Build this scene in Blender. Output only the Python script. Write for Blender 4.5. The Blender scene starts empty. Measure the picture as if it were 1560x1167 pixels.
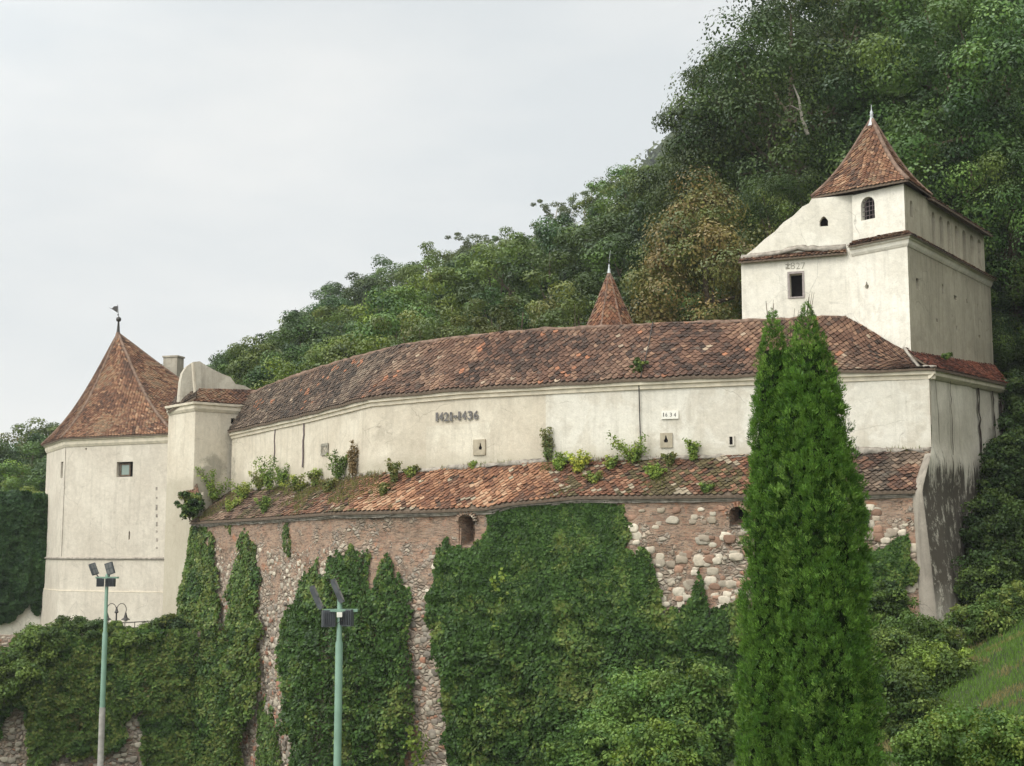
import bpy, math, random
import numpy as np
from mathutils import Vector
from mathutils.geometry import tessellate_polygon

S = bpy.context.scene
COL = S.collection

# ------------------------------------------------------------------ camera
F = 2100.0; CX, CY = 780.0, 583.5
PITCH = math.atan((840 - CY) / F)
cam = bpy.data.cameras.new("camera"); cam_o = bpy.data.objects.new("camera", cam); COL.objects.link(cam_o)
cam.sensor_width = 36; cam.sensor_fit = 'HORIZONTAL'; cam.lens = 36 * F / 1560
cam.clip_start = 0.5; cam.clip_end = 6000
cam_o.rotation_euler = (math.pi / 2 + PITCH, 0, 0)
S.camera = cam_o

# ------------------------------------------------------------------ world: overcast sky
SUN_AZ = math.radians(232); SUN_EL = math.radians(46)      # azimuth clockwise from +Y: behind the camera, to the left
sun_dir = (math.sin(SUN_AZ) * math.cos(SUN_EL), math.cos(SUN_AZ) * math.cos(SUN_EL), math.sin(SUN_EL))
W = bpy.data.worlds.new("World"); S.world = W; W.use_nodes = True
nt = W.node_tree; nt.nodes.clear()
def wn(t, **k):
    n = nt.nodes.new(t)
    for a, b in k.items(): setattr(n, a, b)
    return n
wout = wn('ShaderNodeOutputWorld'); bg1 = wn('ShaderNodeBackground'); bg2 = wn('ShaderNodeBackground'); mixw = wn('ShaderNodeMixShader')
sky = wn('ShaderNodeTexSky', sky_type='NISHITA', sun_disc=False); sky.sun_elevation = SUN_EL; sky.sun_rotation = SUN_AZ
nt.links.new(sky.outputs[0], bg1.inputs[0]); bg1.inputs[1].default_value = 0.08
tc = wn('ShaderNodeTexCoord'); mp = wn('ShaderNodeMapping'); mp.inputs['Scale'].default_value = (1, 1, 3.2)
nz = wn('ShaderNodeTexNoise'); nz.inputs['Scale'].default_value = 2.9; nz.inputs['Detail'].default_value = 5; nz.inputs['Roughness'].default_value = .5
nt.links.new(tc.outputs['Generated'], mp.inputs[0]); nt.links.new(mp.outputs[0], nz.inputs['Vector'])
cr = wn('ShaderNodeValToRGB'); cr.color_ramp.elements[0].position = .36; cr.color_ramp.elements[1].position = .62
cr.color_ramp.elements[0].color = (.795, .83, .84, 1); cr.color_ramp.elements[1].color = (.95, .952, .93, 1)
nt.links.new(nz.outputs['Fac'], cr.inputs[0]); nt.links.new(cr.outputs[0], bg2.inputs[0])
# clouds are brighter round the hidden sun, high up behind the camera
dt = wn('ShaderNodeVectorMath', operation='DOT_PRODUCT'); dt.inputs[1].default_value = sun_dir
nt.links.new(tc.outputs['Generated'], dt.inputs[0])
mr = wn('ShaderNodeMapRange', interpolation_type='SMOOTHSTEP')
mr.inputs['From Min'].default_value = -.1; mr.inputs['From Max'].default_value = 1
mr.inputs['To Min'].default_value = 1.0; mr.inputs['To Max'].default_value = 3.3
nt.links.new(dt.outputs['Value'], mr.inputs['Value']); nt.links.new(mr.outputs[0], bg2.inputs[1])
mixw.inputs[0].default_value = .92
nt.links.new(bg1.outputs[0], mixw.inputs[1]); nt.links.new(bg2.outputs[0], mixw.inputs[2]); nt.links.new(mixw.outputs[0], wout.inputs[0])

sl = bpy.data.lights.new("sun", 'SUN'); sl.energy = 1.5; sl.angle = math.radians(22); sl.color = (1, .965, .90)
so = bpy.data.objects.new("sun", sl); COL.objects.link(so); so.location = (-40, -60, 80)
so.rotation_euler = Vector(sun_dir).to_track_quat('Z', 'Y').to_euler()

S.view_settings.view_transform = 'Standard'; S.view_settings.look = 'None'
S.view_settings.exposure = 0.0; S.view_settings.gamma = 1.0
S.cycles.max_bounces = 6; S.cycles.diffuse_bounces = 3; S.cycles.glossy_bounces = 2; S.cycles.transmission_bounces = 3
S.cycles.transparent_max_bounces = 6; S.cycles.volume_bounces = 0

# ------------------------------------------------------------------ maths helpers
CT, ST = math.cos(PITCH), math.sin(PITCH)
def at(px, py, Y):
    dy = F * CT + (py - CY) * ST; dz = F * ST - (py - CY) * CT
    return np.array([(px - CX) * Y / dy, Y, dz * Y / dy])
def proj(P):
    P = np.asarray(P, float); x, y, z = P[..., 0], P[..., 1], P[..., 2]
    fw = y * CT + z * ST; up = -y * ST + z * CT
    return CX + F * x / fw, CY - F * up / fw
def on_plane(A, B, px, py):
    """(u, z) where the sight line through a measured point meets the vertical plane A-B"""
    d = at(px, py, 1.0); A = np.array(A[:2], float); B = np.array(B[:2], float); t = (B - A) / np.linalg.norm(B - A)
    n = np.array([t[1], -t[0]]); k = n.dot(A) / n.dot(d[:2]); P = d * k
    return float(t.dot(P[:2] - A)), float(P[2])
def hsh(i, j, k, seed):
    h = (i * 374761393 + j * 668265263 + k * 2147483647 + seed * 974634777) & 0xffffffff
    h = ((h ^ (h >> 13)) * 1274126177) & 0xffffffff
    return ((h ^ (h >> 16)) & 0xffff) / 65535.0
def vnoise(P, sc=1.0, seed=0, octv=1):
    P = np.asarray(P, float); out = 0; amp = 1; tot = 0
    for o in range(octv):
        q = P * sc + 100.5; f = np.floor(q); r = q - f; r = r * r * (3 - 2 * r); f = f.astype(np.int64); v = 0
        for a in (0, 1):
            for b in (0, 1):
                for c in (0, 1):
                    w = (r[..., 0] if a else 1 - r[..., 0]) * (r[..., 1] if b else 1 - r[..., 1]) * (r[..., 2] if c else 1 - r[..., 2])
                    v = v + w * hsh(f[..., 0] + a, f[..., 1] + b, f[..., 2] + c, seed + o)
        out = out + amp * v; tot += amp; amp *= .5; sc *= 2.1
    return out / tot
def inpoly(x, y, poly):
    inside = np.zeros(np.shape(x), bool); n = len(poly)
    for i in range(n):
        x1, y1 = poly[i]; x2, y2 = poly[(i + 1) % n]
        if y1 == y2: continue
        c = ((y1 > y) != (y2 > y)) & (x < (x2 - x1) * (y - y1) / (y2 - y1) + x1)
        inside ^= c
    return inside
def unit(v): v = np.asarray(v, float); return v / np.maximum(np.linalg.norm(v, axis=-1, keepdims=True), 1e-9)
class Poly:
    """a plan polyline addressed by 0..1 (array friendly), any number of columns"""
    def __init__(s, pts, smooth=0):
        p = np.array(pts, float)
        for _ in range(smooth):
            q = [p[0]]
            for a, b in zip(p[:-1], p[1:]): q += [a * .75 + b * .25, a * .25 + b * .75]
            q.append(p[-1]); p = np.array(q)
        s.p = p; d = np.linalg.norm(np.diff(p[:, :2], axis=0), axis=1); s.L = d.sum(); s.t = np.concatenate([[0], np.cumsum(d)]) / s.L
    def __call__(s, u): return np.stack([np.interp(u, s.t, s.p[:, k]) for k in range(s.p.shape[1])], -1)
    def normal(s, u, e=.004):
        a = s(np.clip(np.asarray(u) - e, 0, 1)); b = s(np.clip(np.asarray(u) + e, 0, 1)); t = unit((b - a)[..., :2])
        return np.stack([t[..., 1], -t[..., 0]], -1)

# ------------------------------------------------------------------ object helpers
def tag(o, label=None, cat=None, group=None, kind=None):
    for k, v in (('label', label), ('category', cat), ('group', group), ('kind', kind)):
        if v: o[k] = v
    return o
def empty(name, loc=(0, 0, 0), label=None, cat=None, group=None):
    o = bpy.data.objects.new(name, None); o.empty_display_size = .3; COL.objects.link(o); o.location = [float(c) for c in loc]
    return tag(o, label, cat, group)
def mesh(name, V, Fc, mat=None, parent=None, uv=None, col=None, smooth=False, world=True):
    """V: world coordinates; when parented they are stored relative to the parent"""
    V = np.asarray(V, float).reshape(-1, 3)
    if parent is not None and world:
        V = V - np.array(root_loc(parent))
    me = bpy.data.meshes.new(name)
    if isinstance(Fc, np.ndarray):
        n, k = Fc.shape
        me.vertices.add(len(V)); me.vertices.foreach_set('co', V.astype(np.float32).ravel())
        me.loops.add(n * k); me.loops.foreach_set('vertex_index', Fc.astype(np.int32).ravel())
        me.polygons.add(n); me.polygons.foreach_set('loop_start', np.arange(0, n * k, k, dtype=np.int32))
        me.update(calc_edges=True)
    else:
        me.from_pydata([tuple(v) for v in V], [], [tuple(int(i) for i in f) for f in Fc]); me.update()
    if uv is not None:
        l = me.uv_layers.new(name='UVMap'); vi = np.empty(len(me.loops), np.int32); me.loops.foreach_get('vertex_index', vi)
        l.data.foreach_set('uv', np.asarray(uv, np.float32)[vi].ravel())
    if col is not None:
        a = me.color_attributes.new('Col', 'FLOAT_COLOR', 'POINT')
        c = np.ones((len(V), 4), np.float32); c[:, :3] = col; a.data.foreach_set('color', c.ravel())
    if smooth: me.polygons.foreach_set('use_smooth', np.ones(len(me.polygons), bool))
    if mat is not None: me.materials.append(mat)
    o = bpy.data.objects.new(name, me); COL.objects.link(o)
    if parent is not None: o.parent = parent
    return o
def root_loc(p):
    l = np.zeros(3)
    while p is not None: l += np.array(p.location); p = p.parent
    return l
class MB:
    def __init__(s): s.v = []; s.f = []
    def add(s, v, f):
        n = len(s.v); s.v += [tuple(float(c) for c in p) for p in v]; s.f += [tuple(i + n for i in q) for q in f]; return s
    def box(s, c, sz, rot=None):
        c = np.array(c, float); h = np.array(sz, float) / 2
        p = np.array([[a * h[0], b * h[1], d * h[2]] for a in (-1, 1) for b in (-1, 1) for d in (-1, 1)])
        if rot is not None: p = p @ np.array(rot).T
        return s.add(p + c, [(0, 1, 3, 2), (4, 6, 7, 5), (0, 4, 5, 1), (2, 3, 7, 6), (0, 2, 6, 4), (1, 5, 7, 3)])
    def tube(s, pts, rad, n=8, cap=True):
        pts = [np.array(p, float) for p in pts]; rad = [rad] * len(pts) if np.isscalar(rad) else rad
        R = []; 
        for i, p in enumerate(pts):
            t = unit(pts[min(i + 1, len(pts) - 1)] - pts[max(i - 1, 0)])
            a = np.cross(t, [0, 0, 1.0]) if abs(t[2]) < .95 else np.cross(t, [1.0, 0, 0]); a = unit(a); b = np.cross(t, a)
            R += [p + rad[i] * (math.cos(2 * math.pi * k / n) * a + math.sin(2 * math.pi * k / n) * b) for k in range(n)]
        fs = [(i * n + k, i * n + (k + 1) % n, (i + 1) * n + (k + 1) % n, (i + 1) * n + k) for i in range(len(pts) - 1) for k in range(n)]
        if cap: fs += [tuple(range(n - 1, -1, -1)), tuple((len(pts) - 1) * n + k for k in range(n))]
        return s.add(R, fs)
    def lathe(s, c, prof, n=12):
        c = np.array(c, float); R = [c + np.array([r * math.cos(2 * math.pi * k / n), r * math.sin(2 * math.pi * k / n), z]) for r, z in prof for k in range(n)]
        return s.add(R, [(i * n + k, i * n + (k + 1) % n, (i + 1) * n + (k + 1) % n, (i + 1) * n + k) for i in range(len(prof) - 1) for k in range(n)])
    def build(s, name, mat, parent=None, smooth=False): return mesh(name, s.v, s.f, mat, parent, smooth=smooth)
def rotz(a): c, d = math.cos(a), math.sin(a); return np.array([[c, -d, 0], [d, c, 0], [0, 0, 1]])
def rotx(a): c, d = math.cos(a), math.sin(a); return np.array([[1, 0, 0], [0, c, -d], [0, d, c]])
def roty(a): c, d = math.cos(a), math.sin(a); return np.array([[c, 0, d], [0, 1, 0], [-d, 0, c]])

# ------------------------------------------------------------------ materials
class NM:
    def __init__(s, name):
        s.m = bpy.data.materials.new(name); s.m.use_nodes = True; s.t = s.m.node_tree; s.t.nodes.clear()
        s.out = s.n('ShaderNodeOutputMaterial'); s.b = s.n('ShaderNodeBsdfPrincipled'); s.l(s.b.outputs[0], s.out.inputs[0])
        s.b.inputs['Roughness'].default_value = .9; s.b.inputs['Specular IOR Level'].default_value = .25
        s.tc = s.n('ShaderNodeTexCoord'); s.geo = s.n('ShaderNodeNewGeometry')
    def n(s, t, **k):
        x = s.t.nodes.new(t)
        for a, b in k.items(): setattr(x, a, b)
        return x
    def l(s, a, b): s.t.links.new(a, b)
    def pos(s, scale=(1, 1, 1), src=None):
        m = s.n('ShaderNodeMapping'); m.inputs['Scale'].default_value = scale; s.l(src or s.geo.outputs['Position'], m.inputs[0]); return m.outputs[0]
    def noise(s, scale=1, vec=None, detail=4, rough=.55, dist=0):
        x = s.n('ShaderNodeTexNoise'); x.inputs['Scale'].default_value = scale; x.inputs['Detail'].default_value = detail
        x.inputs['Roughness'].default_value = rough; x.inputs['Distortion'].default_value = dist
        s.l(vec or s.geo.outputs['Position'], x.inputs['Vector']); return x.outputs['Fac']
    def ramp(s, fac, stops):
        r = s.n('ShaderNodeValToRGB'); e = r.color_ramp.elements
        while len(e) < len(stops): e.new(.5)
        for x, (p, c) in zip(e, stops):
            x.position = p; x.color = (c, c, c, 1) if np.isscalar(c) else (*c, 1)
        s.l(fac, r.inputs[0]); return r.outputs[0]
    def mix(s, fac, a, b, mode='MIX'):
        x = s.n('ShaderNodeMixRGB', blend_type=mode)
        for i, v in enumerate((fac, a, b)):
            if isinstance(v, (int, float)): x.inputs[i].default_value = v if i == 0 else (v, v, v, 1)
            elif isinstance(v, tuple): x.inputs[i].default_value = (*v, 1)
            else: s.l(v, x.inputs[i])
        return x.outputs[0]
    def math(s, op, a, b=0.0, clamp=False):
        x = s.n('ShaderNodeMath', operation=op, use_clamp=clamp)
        for i, v in enumerate((a, b)):
            if isinstance(v, (int, float)): x.inputs[i].default_value = v
            else: s.l(v, x.inputs[i])
        return x.outputs[0]
    def z(s):
        x = s.n('ShaderNodeSeparateXYZ'); s.l(s.geo.outputs['Position'], x.inputs[0]); return x.outputs[2]
    def color(s, c):
        if isinstance(c, tuple): s.b.inputs['Base Color'].default_value = (*c, 1)
        else: s.l(c, s.b.inputs['Base Color'])
        return s
    def bump(s, h, strength=.3, dist=.05):
        x = s.n('ShaderNodeBump'); x.inputs['Strength'].default_value = strength; x.inputs['Distance'].default_value = dist
        s.l(h, x.inputs['Height']); s.l(x.outputs[0], s.b.inputs['Normal']); return s
def simple(name, c, rough=.7, spec=.3, metal=0, var=.25, vs=6):
    m = NM(name); a = m.noise(vs, detail=3); m.color(m.mix(m.ramp(a, [(.3, 0), (.7, 1)]), tuple(x * (1 - var) for x in c), tuple(x * (1 + var) for x in c)))
    m.b.inputs['Roughness'].default_value = rough; m.b.inputs['Specular IOR Level'].default_value = spec; m.b.inputs['Metallic'].default_value = metal
    return m.m
def plaster(name, base, pale, dirt=.35, damp=None, streak=.35, black=None, newer=None):
    m = NM(name)
    big = m.noise(.22, detail=5, rough=.6); c = m.mix(m.ramp(big, [(.35, 0), (.62, 1)]), base, pale)
    if newer is not None:       # whiter recent plaster right of a straight day-work joint
        sx_ = m.n('ShaderNodeSeparateXYZ'); m.l(m.geo.outputs['Position'], sx_.inputs[0]); stp = m.math('GREATER_THAN', sx_.outputs[0], newer)
        c = m.mix(stp, c, m.mix(m.ramp(big, [(.35, 0), (.62, 1)]), (.64, .595, .50), (.72, .68, .59)))
        bx = m.math('MULTIPLY', m.math('GREATER_THAN', sx_.outputs[0], -5.2), m.math('LESS_THAN', sx_.outputs[0], -1.3)); zc0 = m.z()
        bx = m.math('MULTIPLY', bx, m.math('LESS_THAN', zc0, 7.55)); c = m.mix(m.math('MULTIPLY', bx, .5), c, (.70, .65, .53))
    pat = m.noise(.5, vec=m.pos((1, 1, .8)), detail=6, rough=.65, dist=.4)
    c = m.mix(m.math('MULTIPLY', m.ramp(pat, [(.5, 0), (.57, 1)]), .42), c, tuple(x * .87 for x in base))
    pat2 = m.noise(.9, vec=m.pos((1, 1, 1.3)), detail=8, rough=.7, dist=.8)
    c = m.mix(m.math('MULTIPLY', m.ramp(pat2, [(.60, 0), (.68, 1)]), dirt), c, tuple(x * .62 for x in base))
    st = m.noise(1.0, vec=m.pos((2.6, 2.6, .16)), detail=5, rough=.65)
    c = m.mix(m.math('MULTIPLY', m.ramp(st, [(.52, 0), (.72, 1)]), streak), c, tuple(x * .55 for x in base))
    fine = m.noise(14, detail=3); c = m.mix(.16, c, m.ramp(fine, [(.3, .35), (.7, 1)]), 'MULTIPLY'); c = m.mix(.22, c, m.ramp(m.noise(3.2, detail=6, rough=.7), [(.35, .5), (.6, 1)]), 'MULTIPLY')
    crk = m.n('ShaderNodeTexVoronoi', feature='DISTANCE_TO_EDGE'); crk.inputs['Scale'].default_value = .32
    wv = m.n('ShaderNodeVectorMath', operation='ADD'); nv = m.n('ShaderNodeTexNoise'); nv.inputs['Scale'].default_value = .8; nv.inputs['Detail'].default_value = 4
    m.l(m.geo.outputs['Position'], nv.inputs['Vector']); m.l(m.geo.outputs['Position'], wv.inputs[0]); m.l(nv.outputs['Color'], wv.inputs[1]); m.l(wv.outputs[0], crk.inputs['Vector'])
    cm = m.math('MULTIPLY', m.ramp(crk.outputs['Distance'], [(0, 1), (.006, 0)]), m.ramp(m.noise(.35, detail=2), [(.5, 0), (.6, .6)]))
    c = m.mix(cm, c, tuple(x * .35 for x in base))
    if newer is not None:       # grey mouldy patch low on the junction block
        vd = m.n('ShaderNodeVectorMath', operation='DISTANCE'); m.l(m.geo.outputs['Position'], vd.inputs[0]); vd.inputs[1].default_value = tuple(SPOT)
        ds = m.math('ADD', vd.outputs['Value'], m.math('MULTIPLY', m.math('SUBTRACT', m.noise(1.2, detail=6, rough=.7), .5), 2.6))
        c = m.mix(m.ramp(m.math('MULTIPLY', ds, .4), [(.42, .62), (.62, 0)]), c, (.17, .16, .125))
    if damp:                    # rising damp and dirt near the foot of the wall
        z0, z1 = damp; zz = m.z(); nn = m.noise(.8, detail=6, rough=.7)
        zz = m.math('ADD', zz, m.math('MULTIPLY', m.math('SUBTRACT', nn, .5), (z1 - z0) * -1.6))
        mr_ = m.n('ShaderNodeMapRange'); mr_.inputs[1].default_value = z0; mr_.inputs[2].default_value = z1; mr_.inputs[3].default_value = 1; mr_.inputs[4].default_value = 0
        m.l(zz, mr_.inputs[0]); c = m.mix(m.math('MULTIPLY', mr_.outputs[0], .6), c, (.36, .32, .24))
    if black:                   # black run-off streaks and lichen below a height
        z0, z1 = black; zz = m.z(); nn = m.noise(1.0, vec=m.pos((1.6, 1.6, .2)), detail=7, rough=.75)
        zz = m.math('ADD', zz, m.math('MULTIPLY', m.math('SUBTRACT', nn, .5), -7.5))
        mr_ = m.n('ShaderNodeMapRange'); mr_.inputs[1].default_value = z1; mr_.inputs[2].default_value = z0; mr_.inputs[3].default_value = 0; mr_.inputs[4].default_value = 1
        m.l(zz, mr_.inputs[0]); br = m.ramp(m.noise(1.5, vec=m.pos((1.1, 1.1, .75)), detail=8, rough=.8), [(.40, .25), (.47, .95)])
        lo_ = m.n('ShaderNodeMapRange'); lo_.inputs[1].default_value = -4.2; lo_.inputs[2].default_value = -1.5; lo_.inputs[3].default_value = .35; lo_.inputs[4].default_value = 1
        m.l(m.math('ADD', m.z(), m.math('MULTIPLY', m.math('SUBTRACT', nn, .5), 4)), lo_.inputs[0]); c = m.mix(m.math('MULTIPLY', m.math('MULTIPLY', mr_.outputs[0], lo_.outputs[0]), br), c, (.066, .055, .042))
        nb = m.noise(1.0, vec=m.pos((1.5, 1.5, .05)), detail=3, rough=.5)
        c = m.mix(m.math('MULTIPLY', m.ramp(nb, [(.66, 0), (.70, 1)]), .85), c, (.07, .055, .045))
    m.color(c); h = m.math('ADD', m.math('MULTIPLY', m.noise(1.3, detail=5), 1.0), m.math('MULTIPLY', m.noise(9, detail=4), .25))
    m.bump(h, .55, .09); m.b.inputs['Specular IOR Level'].default_value = .1
    return m.m
SPOT = at(331, 716, 103.6)
M = {}
M['plaster'] = plaster('plaster_cream', (.565, .495, .385), (.665, .60, .48), damp=(5.1, 6.0), streak=.32, dirt=.34, newer=1.95)
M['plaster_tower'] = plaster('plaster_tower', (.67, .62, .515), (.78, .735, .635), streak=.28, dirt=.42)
M['plaster_left'] = plaster('plaster_left_tower', (.55, .49, .40), (.64, .58, .48), streak=.28, dirt=.34)
M['plaster_pier'] = plaster('plaster_weathered', (.56, .51, .415), (.70, .65, .54), streak=.45, dirt=.4, black=(3.9, 4.7))
M['plaster_ruin'] = plaster('plaster_ruin', (.40, .355, .28), (.60, .55, .45), streak=.6, dirt=.95)
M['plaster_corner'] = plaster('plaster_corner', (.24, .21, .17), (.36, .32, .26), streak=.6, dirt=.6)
M['plaster_painted_shade'] = plaster('plaster_tower_painted_shade', (.35, .315, .235), (.46, .415, .315), streak=.6, dirt=.5)  # darker copy of the tower plaster; the side's shade is painted in
M['mortar'] = simple('grey_mortar', (.27, .24, .20), .95, .1, var=.4, vs=3)
M['trim'] = simple('trim_plaster', (.62, .55, .43), .9, .1, var=.15, vs=2)
M['stain_and_shade'] = simple('rust_stain_and_slit_shade', (.05, .035, .028), .95, .1, var=.5, vs=3)  # rust streaks on the end wall, and painted darkness inside the slits
M['hip'] = simple('hip_tiles', (.17, .115, .085), .95, .1, var=.45, vs=3)
M['dark'] = simple('dark_interior', (.012, .010, .010), .9, .1)  # near-black backing paints the unlit depth behind openings
M['stone_frame'] = simple('stone_frame', (.30, .26, .24), .9, .1, var=.2)
M['beige_patch'] = simple('beige_cement', (.37, .32, .235), .95, .1, var=.15, vs=4)
M['date_plaster'] = simple('smooth_plaster_plate', (.72, .69, .61), .85, .1, var=.05)
M['white_paint'] = simple('white_paint', (.76, .73, .64), .8, .2, var=.05)
M['metal_dark'] = simple('dark_metal', (.05, .045, .04), .5, .4, .3)
M['metal_text'] = simple('weathered_metal_numerals', (.13, .12, .11), .5, .4, .4, var=.5, vs=8)
M['grey_ink'] = simple('carved_grey', (.27, .25, .20), .9, .1)
M['zinc'] = simple('zinc_finial', (.38, .40, .39), .5, .5, .4)
M['rust_iron'] = simple('iron_bars', (.14, .11, .11), .7, .3, .2)
M['pole_green'] = simple('green_pole_paint', (.155, .255, .185), .45, .5, 0, var=.12, vs=3)
M['pole_grey'] = simple('pole_primer', (.20, .19, .165), .7, .3)
M['flood_body'] = simple('floodlight_grey', (.085, .09, .095), .5, .4, .3)
M['flood_glass'] = simple('floodlight_lens', (.15, .15, .145), .2, .5, 0, var=.1)
M['bark'] = simple('bark', (.11, .085, .06), .95, .1, var=.4, vs=4)
M['bark_pale'] = simple('pale_bark', (.32, .29, .24), .95, .1, var=.3, vs=4)
M['wood'] = simple('weathered_wood', (.12, .09, .065), .9, .1)

def tilemat():
    m = NM('clay_tiles'); a = m.n('ShaderNodeAttribute', attribute_name='Col')
    f = m.noise(9, detail=4, rough=.7); c = m.mix(.55, a.outputs['Color'], m.ramp(f, [(.3, .45), (.7, 1.25)]), 'MULTIPLY')
    l = m.noise(2.2, detail=6, rough=.75); c = m.mix(m.math('MULTIPLY', m.ramp(l, [(.56, 0), (.66, 1)]), .35), c, (.20, .18, .14))
    m.color(c); m.bump(f, .4, .02); m.b.inputs['Roughness'].default_value = .85; return m.m
M['tile'] = tilemat()
def leafmat(name, tint=(1, 1, 1), trans=.3, vary=.18, gloss=.05):
    m = NM(name); a = m.n('ShaderNodeAttribute', attribute_name='Col'); oi = m.n('ShaderNodeObjectInfo')
    c = m.mix(1.0, a.outputs['Color'], tint, 'MULTIPLY')
    hs = m.n('ShaderNodeHueSaturation'); m.l(c, hs.inputs['Color'])
    m.l(m.math('ADD', m.math('MULTIPLY', oi.outputs['Random'], vary * .18), .5 - vary * .09), hs.inputs['Hue'])
    m.l(m.math('ADD', m.math('MULTIPLY', oi.outputs['Random'], vary * 2.2), 1 - vary * 1.1), hs.inputs['Value'])
    m.t.nodes.remove(m.b)
    d = m.n('ShaderNodeBsdfDiffuse'); t = m.n('ShaderNodeBsdfTranslucent'); g = m.n('ShaderNodeBsdfGlossy'); g.inputs['Roughness'].default_value = .45
    m.l(hs.outputs[0], d.inputs[0]); tr = m.mix(1.0, hs.outputs[0], (1.5, 1.5, .7), 'MULTIPLY'); m.l(tr, t.inputs[0]); g.inputs[0].default_value = (.8, .85, .8, 1)
    x = m.n('ShaderNodeMixShader'); x.inputs[0].default_value = trans; m.l(d.outputs[0], x.inputs[1]); m.l(t.outputs[0], x.inputs[2])
    fr = m.n('ShaderNodeFresnel'); fr.inputs[0].default_value = 1.4
    y = m.n('ShaderNodeMixShader'); m.l(m.math('MULTIPLY', fr.outputs[0], gloss), y.inputs[0]); m.l(x.outputs[0], y.inputs[1]); m.l(g.outputs[0], y.inputs[2])
    m.l(y.outputs[0], m.out.inputs[0]); return m.m
M['leaf'] = leafmat('tree_leaves', trans=.18, vary=.26); M['ivy'] = leafmat('ivy_leaves', trans=.25, vary=0, gloss=.03); M['thuja'] = leafmat('thuja_foliage', trans=.3, vary=0, gloss=.05)

def masonry():
    m = NM('rubble_and_brick'); uv = m.tc.outputs['UV']
    wob = m.n('ShaderNodeTexNoise'); wob.inputs['Scale'].default_value = 1.3; wob.inputs['Detail'].default_value = 3; m.l(uv, wob.inputs['Vector'])
    sub = m.n('ShaderNodeVectorMath', operation='SUBTRACT'); m.l(wob.outputs['Color'], sub.inputs[0]); sub.inputs[1].default_value = (.5, .5, .5)
    scl = m.n('ShaderNodeVectorMath', operation='SCALE'); scl.inputs['Scale'].default_value = .35; m.l(sub.outputs[0], scl.inputs[0])
    add = m.n('ShaderNodeVectorMath', operation='ADD'); m.l(uv, add.inputs[0]); m.l(scl.outputs[0], add.inputs[1]); v = add.outputs[0]
    vo = m.n('ShaderNodeTexVoronoi'); vo.inputs['Scale'].default_value = 2.9; mp_ = m.pos((1, 1.45, 1), v); m.l(mp_, vo.inputs['Vector'])
    ve = m.n('ShaderNodeTexVoronoi', feature='DISTANCE_TO_EDGE'); ve.inputs['Scale'].default_value = 2.9; m.l(mp_, ve.inputs['Vector'])
    sx = m.n('ShaderNodeSeparateColor'); m.l(vo.outputs['Color'], sx.inputs[0])
    stone = m.ramp(sx.outputs[0], [(0, (.22, .17, .13)), (.25, (.38, .31, .23)), (.5, (.29, .25, .205)), (.75, (.50, .43, .33)), (1, (.33, .17, .105))]); stone = m.mix(.5, stone, m.ramp(m.noise(3.5, detail=6, rough=.8), [(.3, .45), (.65, 1.1)]), 'MULTIPLY')
    joint = m.ramp(ve.outputs['Distance'], [(.03, 0), (.12, 1)])
    mort = m.mix(m.ramp(m.noise(2.5, detail=5), [(.35, 0), (.65, 1)]), (.17, .13, .10), (.34, .26, .20))
    stone = m.mix(joint, mort, stone)
    br = m.n('ShaderNodeTexBrick'); br.inputs['Scale'].default_value = 1; br.inputs['Brick Width'].default_value = .27; br.inputs['Row Height'].default_value = .085
    br.inputs['Mortar Size'].default_value = .012; br.inputs['Color1'].default_value = (.33, .15, .09, 1); br.inputs['Color2'].default_value = (.40, .235, .165, 1); br.inputs['Mortar'].default_value = (.30, .25, .20, 1)
    br.inputs['Bias'].default_value = .1; m.l(m.pos((1, 1, 1), v), br.inputs['Vector'])
    big = m.noise(.35, detail=4, rough=.6); wash = m.ramp(m.noise(.9, detail=5, rough=.7), [(.42, 0), (.62, 1)])
    crs = m.noise(1.0, vec=m.pos((1.5, 8.5, 1), v), detail=5, rough=.8); blo = m.noise(.8, vec=m.pos((1, 1.6, 1), v), detail=6, rough=.75)
    base_ = m.ramp(blo, [(.30, (.17, .12, .085)), (.42, (.31, .19, .125)), (.50, (.38, .28, .19)), (.58, (.24, .20, .155)), (.66, (.33, .17, .10)), (.76, (.47, .39, .28))])
    brick = m.mix(.45, base_, br.outputs['Color']); brick = m.mix(m.ramp(crs, [(.40, .9), (.51, 0)]), brick, (.10, .075, .06)); brick = m.mix(m.ramp(crs, [(.58, 0), (.7, .5)]), brick, (.47, .36, .27))
    brick = m.mix(m.math('MULTIPLY', wash, .25), brick, (.36, .28, .21))
    brick = m.mix(m.ramp(m.noise(.6, detail=3), [(.62, 0), (.72, .6)]), brick, (.50, .17, .07))
    zz = m.z(); fac = m.math('ADD', m.math('MULTIPLY', zz, .14), m.math('ADD', m.math('ADD', m.math('MULTIPLY', m.math('SUBTRACT', big, .5), 3.0), m.math('MULTIPLY', m.math('SUBTRACT', m.noise(1.6, detail=4, rough=.7), .5), 2.6)), .62), clamp=True)
    fac = m.ramp(fac, [(.40, 0), (.60, 1)]); c = m.mix(fac, stone, brick)
    c = m.mix(m.math('MULTIPLY', m.ramp(m.noise(.5, vec=m.pos((1.5, 1.5, .25)), detail=5, rough=.7), [(.55, 0), (.75, 1)]), .55), c, (.12, .10, .08))
    m.color(c); h = m.mix(fac, m.math('MULTIPLY', m.ramp(ve.outputs['Distance'], [(0, 0), (.25, 1)]), 1.0), m.math('MULTIPLY', br.outputs['Fac'], -.3))
    h = m.math('ADD', h, m.math('MULTIPLY', m.noise(7, detail=5), .5)); m.bump(h, .9, .12); m.b.inputs['Specular IOR Level'].default_value = .1
    return m.m
M['masonry'] = masonry()
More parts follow.
